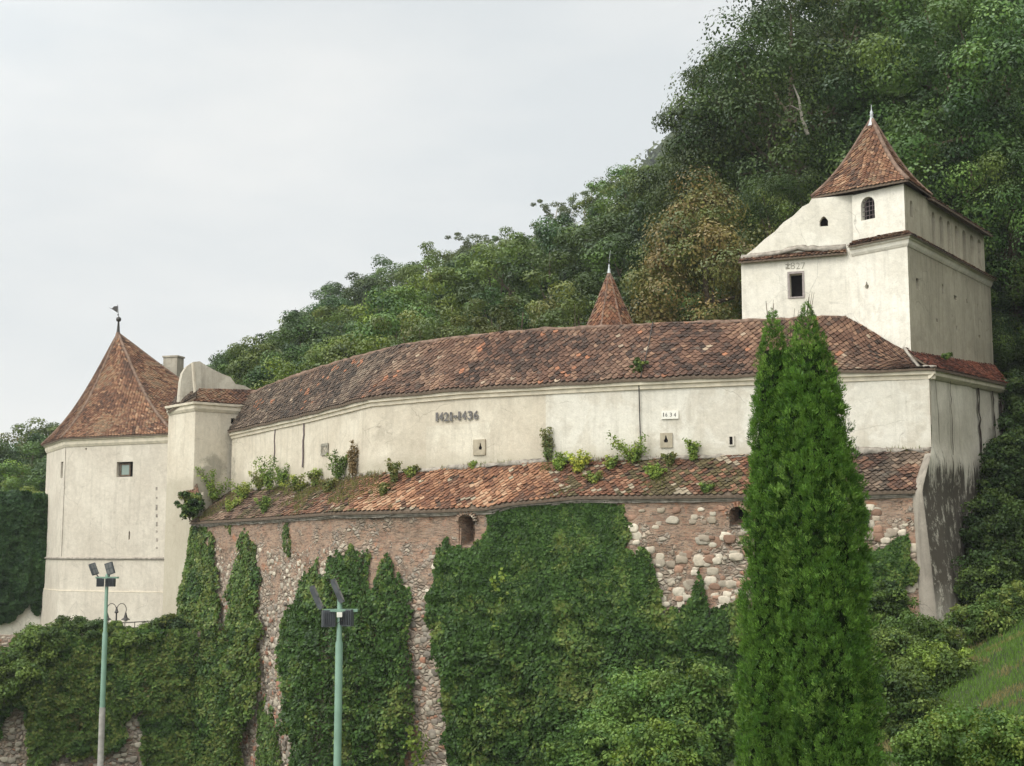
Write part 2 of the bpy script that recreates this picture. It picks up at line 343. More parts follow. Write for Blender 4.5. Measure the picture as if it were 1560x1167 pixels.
def stonemat():
    m = NM('pale_stones'); a = m.n('ShaderNodeAttribute', attribute_name='Col'); f = m.noise(6, detail=5, rough=.7)
    m.color(m.mix(.6, a.outputs['Color'], m.ramp(f, [(.3, .55), (.7, 1.2)]), 'MULTIPLY')); m.bump(f, .5, .04); return m.m
M['stones'] = stonemat()
def soil():
    m = NM('ground'); a = m.noise(.6, detail=6, rough=.7); b = m.noise(6, detail=6, rough=.8)
    c = m.mix(m.ramp(a, [(.4, 0), (.6, 1)]), (.028, .042, .014), (.055, .075, .022)); c = m.mix(m.ramp(b, [(.55, 0), (.7, .8)]), c, (.12, .10, .05))
    m.color(c); m.bump(b, .8, .15); return m.m
M['soil'] = soil()
# ------------------------------------------------------------------ building helpers
PAL = {'brown': [(.120, .065, .047), (.165, .092, .066), (.075, .045, .036), (.235, .140, .098), (.050, .033, .027)],
       'grey': [(.105, .076, .060), (.150, .110, .086), (.072, .054, .043), (.20, .155, .122), (.05, .039, .033)],
       'orange': [(.26, .130, .080), (.35, .190, .120), (.19, .090, .058), (.42, .27, .185), (.13, .068, .048)],
       'tower': [(.185, .095, .060), (.135, .068, .046), (.265, .155, .098), (.085, .048, .036), (.21, .145, .10)],
       'mixed': [(.18, .085, .055), (.125, .068, .048), (.27, .15, .10), (.34, .29, .23), (.085, .055, .042)]}
def tiles(name, SF, parent, pal, w=.36, e=.24, seed=0, thick=.05, holes=0.0, palfn=None, umin=0, umax=1, rough=.02, tip=.85):
    """real overlapping pointed tiles laid on a surface SF(u, v) -> xyz, v up the slope"""
    rg = np.random.default_rng(seed); vv = np.linspace(0, 1, 25); mid = SF(np.full(25, .5), vv); H = np.linalg.norm(np.diff(mid, axis=0), axis=1).sum()
    n = max(2, int(round(H / e))); us, vs, du = [], [], []
    cum = np.concatenate([[0], np.cumsum(np.linalg.norm(np.diff(mid, axis=0), axis=1))]) / H
    vrow = np.interp(np.arange(n + 1) / n, cum, vv)
    for r in range(n):
        uu = np.linspace(0, 1, 60); row = SF(uu, np.full(60, vrow[r] + 1e-4)); seg = np.linalg.norm(np.diff(row, axis=0), axis=1); L = seg.sum()
        k = int(L / w)
        if k < 1: continue
        cu = np.interp((np.arange(k + 1) + (.5 if r % 2 else 0)) / k, np.concatenate([[0], np.cumsum(seg)]) / L, uu)
        cu = cu[:k + 1]; us.append(cu); vs.append(np.full(len(cu), r)); du.append(np.full(len(cu), .5 / k * (1 - 0.03)))
    u = np.concatenate(us); r = np.concatenate(vs).astype(int); d = np.concatenate(du); N = len(u)
    keep = (rg.random(N) > holes) & (u >= umin) & (u <= umax); u, r, d = u[keep], r[keep], d[keep]; N = len(u)
    dv = 1.0 / n
    j = rg.normal(0, .05, N); uj = u + j * d
    v0 = np.interp((r + rg.normal(0, .05, N)) / n, np.arange(n + 1) / n, vrow)
    def vstep(k): return np.clip(np.interp((r + k) / n, np.arange(n + 1) / n, vrow), 0, 1)
    top = np.clip(vstep(1.75), 0, 1); md = vstep(tip); lo = np.clip(v0 - .12 * dv, 0, 1)
    pts = [(uj - d, top), (uj + d, top), (uj + d, md), (uj + d * .55, (md * .35 + lo * .65)), (uj, lo), (uj - d * .55, (md * .35 + lo * .65)), (uj - d, md)]
    e1 = 1e-3; uc = np.clip(u, e1, 1 - e1); vc = np.clip(v0, e1, .97); Pn = np.cross(SF(uc + e1, vc) - SF(uc - e1, vc), SF(uc, np.clip(vc + .02, 0, 1)) - SF(uc, vc)); Pn = unit(Pn)
    Pn[Pn[:, 2] < 0] *= -1
    lift = [0.0, 0.0, .6, .9, 1.0, .9, .6]; rk = rg.normal(0, 1, N) * rough; base = np.clip(rg.normal(.055, .012, N), .02, .09)
    V = []
    for (a, b), l in zip(pts, lift):
        P = SF(np.clip(a, 0, 1), b); V.append(P + Pn * (.012 + l * base + l * np.abs(rk))[:, None])
    for q in (2, 3, 4, 5, 6): V.append(V[q] - Pn * thick)
    V = np.stack(V, 1); K = 12
    FT = [(0, 6, 5, 4, 3, 2, 1)]; side = [(2, 3, 8, 7), (3, 4, 9, 8), (4, 5, 10, 9), (5, 6, 11, 10)]
    # quads/tris only so that the mesh is uniform: top as 3 quads (one degenerate avoided)
    quads = [(0, 6, 2, 1), (6, 5, 3, 2)] + side; tri = [(5, 4, 3)]
    off = (np.arange(N) * K)[:, None, None]
    Q = (np.array(quads)[None] + off).reshape(-1, 4); T = (np.array(tri)[None] + off).reshape(-1, 3)
    T4 = np.concatenate([T, T[:, 2:3]], 1)
    C = np.array(PAL[pal]); PP = SF(np.clip(u, 0, 1), v0); qn = vnoise(PP, .55, seed + 200, 3) * .9 + vnoise(PP, 2.2, seed + 201, 2) * .35 + rg.normal(0, .13, N); qn = qn.argsort().argsort() / N
    order = np.array([4, 2, 0, 1, 3]); ci = order[np.searchsorted([.10, .30, .64, .88], qn)]; c = C[ci]
    if palfn is not None: c = palfn(SF(np.clip(u, 0, 1), v0), c, rg, ci)
    c = c * np.array([.93, .90, .80]) * rg.uniform(.82, 1.2, (N, 1)); gap_shade = np.array([1.05, 1.05, .95, .85, .8, .85, .95, .32, .32, .32, .32, .32]); col = (c[:, None] * gap_shade[None, :, None]).reshape(-1, 3)  # lower edges and skirts darkened: paints the shade in the gaps between tiles
    faces = [tuple(q) for q in Q.tolist()] + [tuple(t) for t in T.tolist()]
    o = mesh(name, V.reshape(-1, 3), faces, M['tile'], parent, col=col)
    return o
def under(name, SF, parent, mat, nu=40, nv=8, off=-.03, thick=.12):
    u, v = np.meshgrid(np.linspace(0, 1, nu + 1), np.linspace(0, 1, nv + 1), indexing='ij'); P = SF(u.ravel(), v.ravel()) + np.array([0, 0, off])
    B = P - np.array([0, 0, thick]); n = len(P); f = []
    g = lambda i, j: i * (nv + 1) + j
    for i in range(nu):
        for j in range(nv):
            q = (g(i, j), g(i + 1, j), g(i + 1, j + 1), g(i, j + 1)); f += [q, tuple(x + n for x in q[::-1])]
        f += [(g(i, 0), g(i, 0) + n, g(i + 1, 0) + n, g(i + 1, 0)), (g(i, nv), g(i + 1, nv), g(i + 1, nv) + n, g(i, nv) + n)]
    for j in range(nv): f += [(g(0, j), g(0, j + 1), g(0, j + 1) + n, g(0, j) + n), (g(nu, j), g(nu, j) + n, g(nu, j + 1) + n, g(nu, j + 1))]
    return mesh(name, np.concatenate([P, B]), f, mat, parent)
def sweep(name, pts, prof, mat, parent, closed=False, wob=0.0, seed=0, smooth=False, sub=0):
    """profile (out, dz) swept along xyz points; 'out' is to the right of travel"""
    P = np.array(pts, float)
    if sub:
        q = [P[0]]
        for a, b in zip(P[:-1], P[1:]):
            n = max(1, int(np.linalg.norm(b - a) / sub)); q += [a + (b - a) * k / n for k in range(1, n + 1)]
        P = np.array(q)
    t = np.zeros((len(P), 2)); dd = unit(np.diff(P[:, :2], axis=0)); t[0] = dd[0]; t[-1] = dd[-1]; t[1:-1] = dd[:-1] + dd[1:]; t = unit(t)
    if closed: t[0] = t[-1] = unit(dd[0] + dd[-1])
    nr = np.stack([t[:, 1], -t[:, 0]], -1); m = np.ones(len(P)); m[1:-1] = 1 / np.clip((nr[1:-1] * np.stack([dd[:-1, 1], -dd[:-1, 0]], -1)).sum(1), .5, 1)
    V = []; k = len(prof); rg = np.random.default_rng(seed)
    for i in range(len(P)):
        w = rg.normal(0, wob, (k, 2)) if wob else np.zeros((k, 2))
        for a, (o, z) in enumerate(prof): V.append((P[i, 0] + nr[i, 0] * (o + w[a, 0]) * m[i], P[i, 1] + nr[i, 1] * (o + w[a, 0]) * m[i], P[i, 2] + z + w[a, 1]))
    f = [(i * k + a, i * k + (a + 1) % k, (i + 1) * k + (a + 1) % k, (i + 1) * k + a) for i in range(len(P) - 1) for a in range(k)]
    f += [tuple(range(k - 1, -1, -1)), tuple((len(P) - 1) * k + a for a in range(k))]
    return mesh(name, V, f, mat, parent, smooth=smooth)
def panel(name, A, B, outline, holes, mat, parent, depth=.45, back=True, off=0.0, thick=0.0, cap=True):
    """vertical wall face in the plane A-B, (u, z) outline, real recessed openings"""
    A = np.array(A[:2], float); B = np.array(B[:2], float); t = unit(B - A); n = np.array([t[1], -t[0]])
    to3 = lambda u, z, d=0: (A[0] + t[0] * u + n[0] * (off - d), A[1] + t[1] * u + n[1] * (off - d), z)
    loops = [[Vector((u, z, 0)) for u, z in outline]] + [[Vector((u, z, 0)) for u, z in h] for h in holes]
    tr = tessellate_polygon(loops); flat = [p for l in loops for p in l]; V = [to3(p.x, p.y) for p in flat]; f = [tuple(x) for x in tr]
    fix = []
    for x in f:
        a, b, c = (flat[i] for i in x); s = (b.x - a.x) * (c.y - a.y) - (c.x - a.x) * (b.y - a.y); fix.append(x if s > 0 else x[::-1])
    f = fix; bk = []
    for h in holes:
        m0 = len(V); V += [to3(u, z) for u, z in h] + [to3(u, z, depth) for u, z in h]; k = len(h)
        f += [(m0 + i, m0 + (i + 1) % k, m0 + k + (i + 1) % k, m0 + k + i) for i in range(k)]
        bk.append(MB().add([to3(u, z, depth) for u, z in h], [tuple(range(k))]))
    if thick:
        m0 = len(V); k = len(outline); V += [to3(u, z) for u, z in outline] + [to3(u, z, thick) for u, z in outline]
        f += [(m0 + i, m0 + (i + 1) % k, m0 + k + (i + 1) % k, m0 + k + i) for i in range(k)] + ([tuple(m0 + k + i for i in range(k))] if cap else [])
    o = mesh(name, V, f, mat, parent)
    if back:
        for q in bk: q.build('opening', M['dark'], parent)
    return o
def rect(A, B, x0, y0, x1, y1):
    (ua, za), (ub, zb) = on_plane(A, B, x0, y0), on_plane(A, B, x1, y1); return [(ua, zb), (ub, zb), (ub, za), (ua, za)]
def arch(A, B, x0, y0, x1, y1, pointed=False, n=8):
    (ua, za), (ub, zb) = on_plane(A, B, x0, y0), on_plane(A, B, x1, y1); r = (ub - ua) / 2; c = (ua + ub) / 2
    rr = min(r * (1.15 if pointed else 1), (za - zb) * .6)
    if pointed: return [(ua, zb), (ub, zb), (ub, za - rr), (c + r * .6, za - rr * .35), (c, za), (c - r * .6, za - rr * .35), (ua, za - rr)]
    return [(ua, zb), (ub, zb)] + [(c + r * math.cos(a), za - rr + rr * math.sin(a)) for a in np.linspace(0, math.pi, n)]
def onp(A, B, u, z, d=0):
    A = np.array(A[:2], float); B = np.array(B[:2], float); t = unit(B - A); n = np.array([t[1], -t[0]]); return np.array([A[0] + t[0] * u + n[0] * d, A[1] + t[1] * u + n[1] * d, z])
def slab(name, A, B, outline, d0, d1, mat, parent):
    """thin plate on a wall: (u,z) outline between offsets d0 and d1"""
    k = len(outline); V = [onp(A, B, u, z, d1) for u, z in outline] + [onp(A, B, u, z, d0) for u, z in outline]
    return mesh(name, V, [tuple(range(k))] + [tuple(range(2 * k - 1, k - 1, -1))] + [(i, k + i, k + (i + 1) % k, (i + 1) % k) for i in range(k)], mat, parent)
def writing(name, text, A, B, px0, py0, px1, py1, mat, parent, ext=.02, off=.02, spacing=1.0, bold=0.0):
    """raised lettering filling the measured rectangle on wall plane A-B"""
    cu = bpy.data.curves.new(name, 'FONT'); cu.body = text; cu.size = 1; cu.extrude = 0; cu.space_character = spacing; cu.offset = bold; cu.resolution_u = 3
    cu.extrude = .5; o = bpy.data.objects.new('tmp', cu); COL.objects.link(o); bpy.context.view_layer.update()
    me = bpy.data.meshes.new_from_object(o.evaluated_get(bpy.context.evaluated_depsgraph_get())); bpy.data.objects.remove(o)
    V = np.array([v.co[:] for v in me.vertices]); f = [tuple(p.vertices) for p in me.polygons]
    mn, mx = V.min(0), V.max(0); (u0, z0), (u1, z1) = on_plane(A, B, px0, py0), on_plane(A, B, px1, py1)
    tl = on_plane(A, B, px0, (py0 + py1) / 2)[0]
    dzl, dzr = on_plane(A, B, px0, py0 + 0)[1], on_plane(A, B, px1, py1)[1]
    a = (V[:, 0] - mn[0]) / (mx[0] - mn[0]); b = (V[:, 1] - mn[1]) / (mx[1] - mn[1])
    zt = on_plane(A, B, px0, py0)[1]; zb = on_plane(A, B, px1, py1)[1]
    W_ = np.array([onp(A, B, u0 + (u1 - u0) * x, zb + (zt - zb) * y, off + ext * (c + .5)) for x, y, c in zip(a, b, V[:, 2])])
    return mesh(name, W_, f, mat, parent)

# ================================================================== THE GALLERY (long white wall with its tiled roof)
EAVE = [(347, 657, 104.5), (466, 630, 94), (560, 605, 85.2), (700, 592, 81.8), (830, 585, 78.8), (976, 577, 76.1), (1200, 567.5, 73.8), (1425, 560, 72)]
EV = np.array([at(*e) for e in EAVE])
RIDGE = [(383, 598, 106.0), (440, 575, 101), (530, 546, 94), (615, 525, 88.5), (700, 512.5, 85.8), (830, 501, 83), (940, 496, 81), (1128, 488, 78.5)]
RV = np.array([at(*e) for e in RIDGE])
RV = np.vstack([RV, [19.0, 77.3, 13.25], [21.35, 74.4, 10.98]])
# pair the two rails by arc length keys
UE = Poly(EV); UR = Poly(RV)
ke = np.array([0, UE.t[1], UE.t[2], UE.t[3], UE.t[4], UE.t[5], (UE.t[5] + UE.t[6]) / 2, UE.t[6], 1])
kr_pts = [0, 1.7, 3.0, 4.3, 5.3, 6.3, 7, 7.6, 9]
kr = np.interp(kr_pts, np.arange(len(UR.t)), UR.t)
def roof_main(u, v):
    a = UE(u); b = UR(np.interp(u, ke, kr)); v = np.asarray(v)[..., None]; P = a + (b - a) * v
    s = np.clip((np.asarray(u) - .88) / .1, 0, 1)
    P = P.copy(); P[..., 2] -= (.16 + .35 * s) * np.sin(np.pi * v[..., 0]) * 1.0
    P[..., 2] += .05 * np.sin(np.asarray(u) * 37) * (v[..., 0]) + .03 * np.sin(np.asarray(u) * 91 + v[..., 0] * 3)
    return P
gal = empty('bastion_gallery', (0, 80, -13), 'long curved cream wall with the raised date 1421-1436 under a sweeping brown tiled roof', 'building')
def pal_main(P, c, rg, ci):
    k = np.clip((-P[:, 0] - 2) / 10, 0, 1)[:, None]; g = np.array(PAL['grey'])[ci] * 1.05
    n = vnoise(P, .25, 5, 3)[:, None]; k = np.clip(k + (n - .5) * 1.4, 0, 1)
    c = c * (1 - k) + g * k
    o = (vnoise(P, .6, 9, 2) > .66)[:, None] & (rg.random((len(P), 1)) > .86); c = np.where(o, np.array([.33, .15, .09]), c)
    pl = rg.random(len(P)) > .993; c[pl] = (.36, .28, .22); return c
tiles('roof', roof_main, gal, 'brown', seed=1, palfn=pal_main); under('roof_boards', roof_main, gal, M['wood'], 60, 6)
# wall: inset from eave
WI = .38
def inset(P, d):
    p = Poly(P); n = p.normal(p.t, .01); Q = np.array(P, float).copy(); Q[:, :2] -= n * d; return Q
WALLTOP = inset(EV, WI); WALLTOP[:, 2] -= .05; WALLTOP[-1, :2] = [22.06, 72.35]
WT = Poly(WALLTOP)
FOOT = np.array([at(px, py, Y)[2] for px, py, Y in [(347, 748, 104.5), (466, 737, 94), (560, 722, 85.2), (700, 712, 81.8), (830, 701, 78.8), (976, 698, 76.1), (1200, 690, 73.8), (1420, 684, 72)]])
def wall_strip(name, topf, botz, mat, parent, nz=14, nu=150):
    u = np.linspace(0, 1, nu + 1); T = topf(u); V = []
    for k in range(nz + 1):
        q = T.copy(); q[:, 2] = T[:, 2] + (botz - T[:, 2]) * k / nz; nn = topf.normal(u); w = (vnoise(np.stack([q[:, 0], q[:, 1], q[:, 2]], -1), .45, 3, 2) - .5) * .10
        w[-1] = 0; q[:, :2] += nn * w[:, None]; V.append(q)
    V = np.array(V); g = lambda i, j: i * (nu + 1) + j
    f = [(g(i, j), g(i + 1, j), g(i + 1, j + 1), g(i, j + 1)) for i in range(nz) for j in range(nu)]
    return mesh(name, V.reshape(-1, 3), f, mat, parent, smooth=True)
wall_strip('wall', WT, 3.2, M['plaster'], gal)
# cornice: two stepped mouldings under the eave
sweep('cornice', EV + np.array([0, 0, -.10]), [(-.42, .0), (-.10, .0), (-.12, -.22), (-.24, -.26), (-.27, -.46), (-.42, -.50)], M['trim'], gal)
# ridge mortar caps
sweep('ridge_cap', RV[:9] + np.array([0, 0, .0]), [(.15, -.10), (.11, .02), (-.02, .07), (-.15, .0), (-.18, -.4), (.1, -.4)], M['hip'], gal, wob=.03, seed=4, sub=.45, smooth=True)
# rear slope, so that the building is closed from behind
RB = RV[:9].copy(); nb = Poly(RV[:9]); RB[:, :2] -= nb.normal(nb.t, .01) * 2.5; RB[:, 2] -= 2.5; pr, pb = Poly(RV[:9]), Poly(RB)
rear = lambda u, v: pb(u) + (pr(u) - pb(u)) * np.asarray(v)[..., None]
under('rear_slope', rear, gal, M['mortar'], 30, 2)
back = RB.copy(); back[:, :2] = inset(RB, -.3)[:, :2]
V = []; 
for p in back: V += [(p[0], p[1], p[2]), (p[0], p[1], 0)]
mesh('rear_wall', V, [(2 * i, 2 * i + 2, 2 * i + 3, 2 * i + 1) for i in range(len(back) - 1)], M['plaster'], gal)
segs = [(WALLTOP[i], WALLTOP[i + 1]) for i in range(len(WALLTOP) - 1)]
def seg_for(px):
    for a, b in segs:
        if proj(a)[0] <= px <= proj(b)[0] + .01: return a, b
    return segs[-1]
A, B = seg_for(697)
A, B = segs[2]; 
# the numerals straddle a shallow bend: measure on the segment they stand on
# raised date: eight numerals and the dash
for x0, x1, y0, y1, ch in [(665, 668.4, 628.6, 641.8, '1'), (669.6, 676.6, 628.4, 641.8, '4'), (677.6, 684.8, 628.3, 641.8, '2'), (686.6, 690, 628, 641.4, '1'), (699.2, 702.6, 627, 640, '1'), (704.4, 711.8, 626.6, 639.8, '4'), (713.6, 721, 626.2, 639.5, '3'), (722.8, 730, 625.8, 639.1, '6')]:
    A, B = segs[2] if x1 < 697 else segs[3]; writing('date_numeral', ch, A, B, x0, y0, x1, y1, M['metal_text'], gal, ext=.03, off=.07, bold=.02)
A, B = segs[2]; slab('date_dash', A, B, rect(A, B, 692, 633, 697.5, 636.3), .07, .10, M['metal_text'], gal)
def port(px0, py0, px1, py1, hx, hy, mat='beige_patch'):
    A, B = seg_for((px0 + px1) / 2); o = rect(A, B, px0, py0, px1, py1)
    uc, zc = on_plane(A, B, hx, hy); hole = [(uc - .09, zc - .12), (uc + .09, zc - .12), (uc + .12, zc), (uc + .06, zc + .1), (uc + .02, zc + .27), (uc - .03, zc + .27), (uc - .05, zc + .1), (uc - .12, zc)]
    p = panel('gun_port', A, B, o, [hole], M[mat], gal, depth=.06, back=False, off=.10, thick=.16)
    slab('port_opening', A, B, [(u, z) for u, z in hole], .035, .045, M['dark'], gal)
port(722, 670, 740, 693, 733, 682); port(1006, 660, 1025, 682, 1015, 671)
A, B = seg_for(1115); panel('slot_frame', A, B, rect(A, B, 1110, 664, 1119, 679), [rect(A, B, 1111.5, 665.5, 1116.5, 677.5)], M['plaster'], gal, depth=.05, back=False, off=.09, thick=.15)
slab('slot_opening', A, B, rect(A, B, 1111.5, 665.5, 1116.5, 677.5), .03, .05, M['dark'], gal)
A, B = segs[5]; slab('date_plate', A, B, rect(A, B, 1008, 626, 1034, 638), -.05, .075, M['date_plaster'], gal)
for x0, x1, ch in [(1010.5, 1011.9, '1'), (1014, 1017, '6'), (1020.8, 1024, '3'), (1027, 1030.2, '4')]: writing('small_numeral', ch, A, B, x0, 629, x1, 634.8, M['metal_dark'], gal, ext=.01, off=.076, bold=.0)
# worn square plate with two carved marks
A, B = segs[1]
for q in ((490.5, 676.5, 501, 678), (490, 691.3, 500.2, 692.6), (490.3, 678, 491.2, 691.3), (499.8, 678, 500.8, 691.3)): slab('carved_frame', A, B, rect(A, B, *q), .05, .085, M['grey_ink'], gal)
writing('carved_mark', '5Z', A, B, 492.6, 679.5, 499, 689.5, M['grey_ink'], gal, ext=.02, off=.06)
# drainpipe / conductor, and rusty cracks on the left
A, B = seg_for(974); ux, uz = on_plane(A, B, 974.5, 580); mb = MB(); zt = on_plane(A, B, 974.5, 578)[1]; zb = on_plane(A, B, 976.5, 699)[1]
mb.tube([onp(A, B, ux, zt, .3), onp(A, B, ux, zt - .45, .12), onp(A, B, ux + .02, (zt + zb) / 2, .10), onp(A, B, ux + .07, zb, .10)], .035, 6)
q0 = roof_main(np.array([UE.t[5]]), np.array([0.0]))[0]
mb.build('conductor_wire', M['metal_dark'], gal)
mb = MB(); uu = np.interp(np.linspace(0, 1, 8), [0, 1], [0, 1])
rp = [roof_main(np.array([UE.t[5]]), np.array([k]))[0] + np.array([-.02, -.08, .1]) for k in np.linspace(0, 1, 7)]
mb.tube(rp, .025, 5); mb.build('roof_wire', M['metal_dark'], gal)
def drip(px0, y0, px1, y1, r=.04):
    A, B = seg_for(px0); m_ = MB(); pts = []
    rg = random.Random(px0)
    for k in range(9):
        t = k / 8; u, z = on_plane(A, B, px0 + (px1 - px0) * t + (rg.uniform(-.6, .6) if 0 < k < 8 else 0), y0 + (y1 - y0) * t); pts.append(onp(A, B, u, z, .06 + (.3 if k == 0 else 0)))
    m_.tube(pts, r, 5); m_.build('rusty_drainpipe', M['rust_iron'], gal)
drip(420, 641, 419, 705, .045); drip(465, 632, 462, 712, .06)

# ================================================================== STONE WALL below with its lean-to roof
LE = [((-23.9, 102.6), 796), ((-16.5, 92.3), 789), ((-10.8, 83.3), 781), ((-4.2, 79.7), 777), ((-1.2, 78.3), 773.5), ((-.4, 77.9), 767), ((1.6, 76.9), 762), ((3.5, 75.9), 756.5), ((6.5, 74.2), 756), ((14.26, 71.9), 753), ((20.85, 70.2), 747)]
LEV = np.array([[x, y, at(780, py, y)[2]] for (x, y), py in LE])
LT = [WALLTOP[0], WALLTOP[1], WALLTOP[2], WALLTOP[3], WALLTOP[4], WALLTOP[5], WALLTOP[6], WALLTOP[7]]
ltz = FOOT; LTV = np.array([[p[0], p[1], z] for p, z in zip(LT, ltz)]); PL, PT = Poly(LEV), Poly(LTV)
kl = PL.t[[0, 1, 2, 3, 6, 8, 9, 10]]; kt = PT.t
def roof_low(u, v):
    a = PL(u); b = PT(np.interp(u, kl, kt)); v = np.asarray(v)[..., None]; P = a + (b - a) * v; P = P.copy()
    P[..., 2] += (vnoise(P, .6, 31, 2) - .5) * .22 * np.sin(np.pi * np.clip(v[..., 0], 0, 1)); return P
rw = empty('stone_retaining_wall', (0, 78, -13), 'tall rubble and brick wall with a weedy tile lean-to roof along its top', 'wall')
def pal_low(P, c, rg, ci):
    px = proj(P)[0]; n = vnoise(P, .5, 17, 3)
    og = np.array(PAL['orange'])[ci]; gr = np.array(PAL['grey'])[ci]; mx = np.array(PAL['mixed'])[ci]; br = np.array(PAL['brown'])[ci]
    out = mx.copy(); k = (P[:, 0] > -9.5) & (P[:, 0] < 2.2) & (n > .36); out[k] = og[k] * 1.02
    k = (P[:, 0] > 13); out[k] = (br * 1.15)[k]; k = (P[:, 0] > 17) & (n > .5); out[k] = gr[k] * 1.3
    k = P[:, 0] < -15; out[k] = (gr * .6 + br * .6)[k]; k = (rg.random(len(P)) > .985) & (P[:, 0] < 15); out[k] = (.38, .33, .26)
    ms = vnoise(P, .8, 23, 3); k = (ms > .52) & ((P[:, 0] < -8) | ((P[:, 0] > 2.5) & (P[:, 0] < 13))) & (rg.random(len(P)) > .3); out[k] = np.array([.105, .085, .045]) * rg.uniform(.7, 1.4, (int(k.sum()), 1)); return out
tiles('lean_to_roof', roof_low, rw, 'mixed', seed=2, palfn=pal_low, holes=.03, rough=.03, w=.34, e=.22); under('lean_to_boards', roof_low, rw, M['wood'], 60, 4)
# mortar fillet where the lean-to meets the plaster
sweep('mortar_fillet', LTV + np.array([0, 0, .02]), [(.22, -.12), (.08, .06), (-.05, .14), (-.05, -.2)], M['mortar'], rw, wob=.06, seed=8, sub=.6, smooth=True)
SWB = inset(LEV, .35); SWB[:, 2] = LEV[:, 2] - .08
SW = np.vstack([[[-25.4, 110.0, 1.6], [-24.6, 106.2, 1.7]], SWB]); SW[-1, :2] = [20.9, 70.5]
PW = Poly(SW); ZB = -16.0; BAT = .055
niches = [((701, 785), (722, 832)), ((1112, 773), (1137, 802))]
def sw_pt(u, z, off=0.0):
    u = np.asarray(u, float); z = np.asarray(z, float); T = PW(u); n = PW.normal(u, .006); d = (T[..., 2] - z) * BAT
    P = np.stack([T[..., 0] + n[..., 0] * (d + off), T[..., 1] + n[..., 1] * (d + off), z], -1); return P
def sw_mesh():
    nu, nz = 460, 110; u = np.linspace(0, 1, nu + 1); T = PW(u); V = []; UV = []
    for k in range(nz + 1):
        t = k / nz; z = T[:, 2] + (ZB - T[:, 2]) * t; P = sw_pt(u, z); q = np.stack([u * PW.L, z * 0, z], -1)
        w = (vnoise(q, .5, 41, 3) - .5) * .55 * min(1, t * 8 + .25) + (vnoise(q, 2.4, 43, 2) - .5) * .16
        n = PW.normal(u, .006); P[:, :2] += n * w[:, None]; V.append(P); UV.append(np.stack([u * PW.L, z], -1))
    V = np.array(V); UV = np.array(UV); g = lambda i, j: i * (nu + 1) + j
    px, py = proj(V); cut = np.zeros((nz, nu), bool)
    cx = (px[:-1, :-1] + px[1:, 1:]) / 2; cy = (py[:-1, :-1] + py[1:, 1:]) / 2
    for (x0, y0), (x1, y1) in niches: cut |= (cx > x0) & (cx < x1) & (cy > y0 + 6 * ((cx - (x0 + x1) / 2) / ((x1 - x0) / 2)) ** 2) & (cy < y1)
    f = [(g(i, j), g(i + 1, j), g(i + 1, j + 1), g(i, j + 1)) for i in range(nz) for j in range(nu) if not cut[i, j]]
    return mesh('masonry', V.reshape(-1, 3), f, M['masonry'], rw, uv=UV.reshape(-1, 2), smooth=True)
sw_mesh()
for (x0, y0), (x1, y1) in niches:       # brick-lined arched embrasures let into the wall
    xm = (x0 + x1) / 2; us = np.linspace(0, 1, 2000); pxs, _ = proj(sw_pt(us, np.full(2000, 1.5))); ua = np.interp(x0 - .5, pxs[400:], us[400:]); ub = np.interp(x1 + .5, pxs[400:], us[400:])
    a, b = sw_pt(ua, 1.5), sw_pt(ub, 1.5); o = []
    (u0, zt_), (u1, zb_) = on_plane(a, b, x0 - .5, y0 - 1), on_plane(a, b, x1 + .5, y1 + 2)
    r = (u1 - u0) / 2; o = [(u0, zb_), (u1, zb_)] + [(u0 + r + r * math.cos(k), zt_ - .35 + .35 * math.sin(k)) for k in np.linspace(0, math.pi, 7)]
    k = len(o); inn = [(u0 + r + (u - u0 - r) * .6 + .12, z if z > zb_ + .1 else z + .5) for u, z in o]
    V = [onp(a, b, u, z, .12) for u, z in o] + [onp(a, b, u, z, -1.3) for u, z in inn]
    mesh('embrasure', V, [(i, (i + 1) % k, k + (i + 1) % k, k + i) for i in range(k)], M['masonry'], rw, uv=[(p[0] * 1.3 + p[1], p[2]) for p in V])
    mesh('embrasure_dark_back', [onp(a, b, u, z, -1.28) for u, z in inn], [tuple(range(k))], M['dark'], rw)  # black sheet at the back paints the darkness of the recess
    arc = MB()
    for kk in np.linspace(.05, math.pi - .05, 11):
        cu, cz = u0 + r + (r + .12) * math.cos(kk), zt_ - .35 + (.35 + .12) * math.sin(kk); p = onp(a, b, cu, cz, .10); tt = unit((b - a)[:2]); Rm = np.array([[tt[0], tt[1], 0], [0, 0, 0], [0, 0, 0]])
        ang = math.atan2(tt[1], tt[0]); arc.box(p, (.24, .2, .10), rotz(ang) @ roty(-math.atan2((.47) * math.sin(kk), (r + .12) * math.cos(kk))))
    mesh('brick_arch', arc.v, arc.f, M['masonry'], rw, uv=[(p[0] * 1.1, p[2]) for p in arc.v])
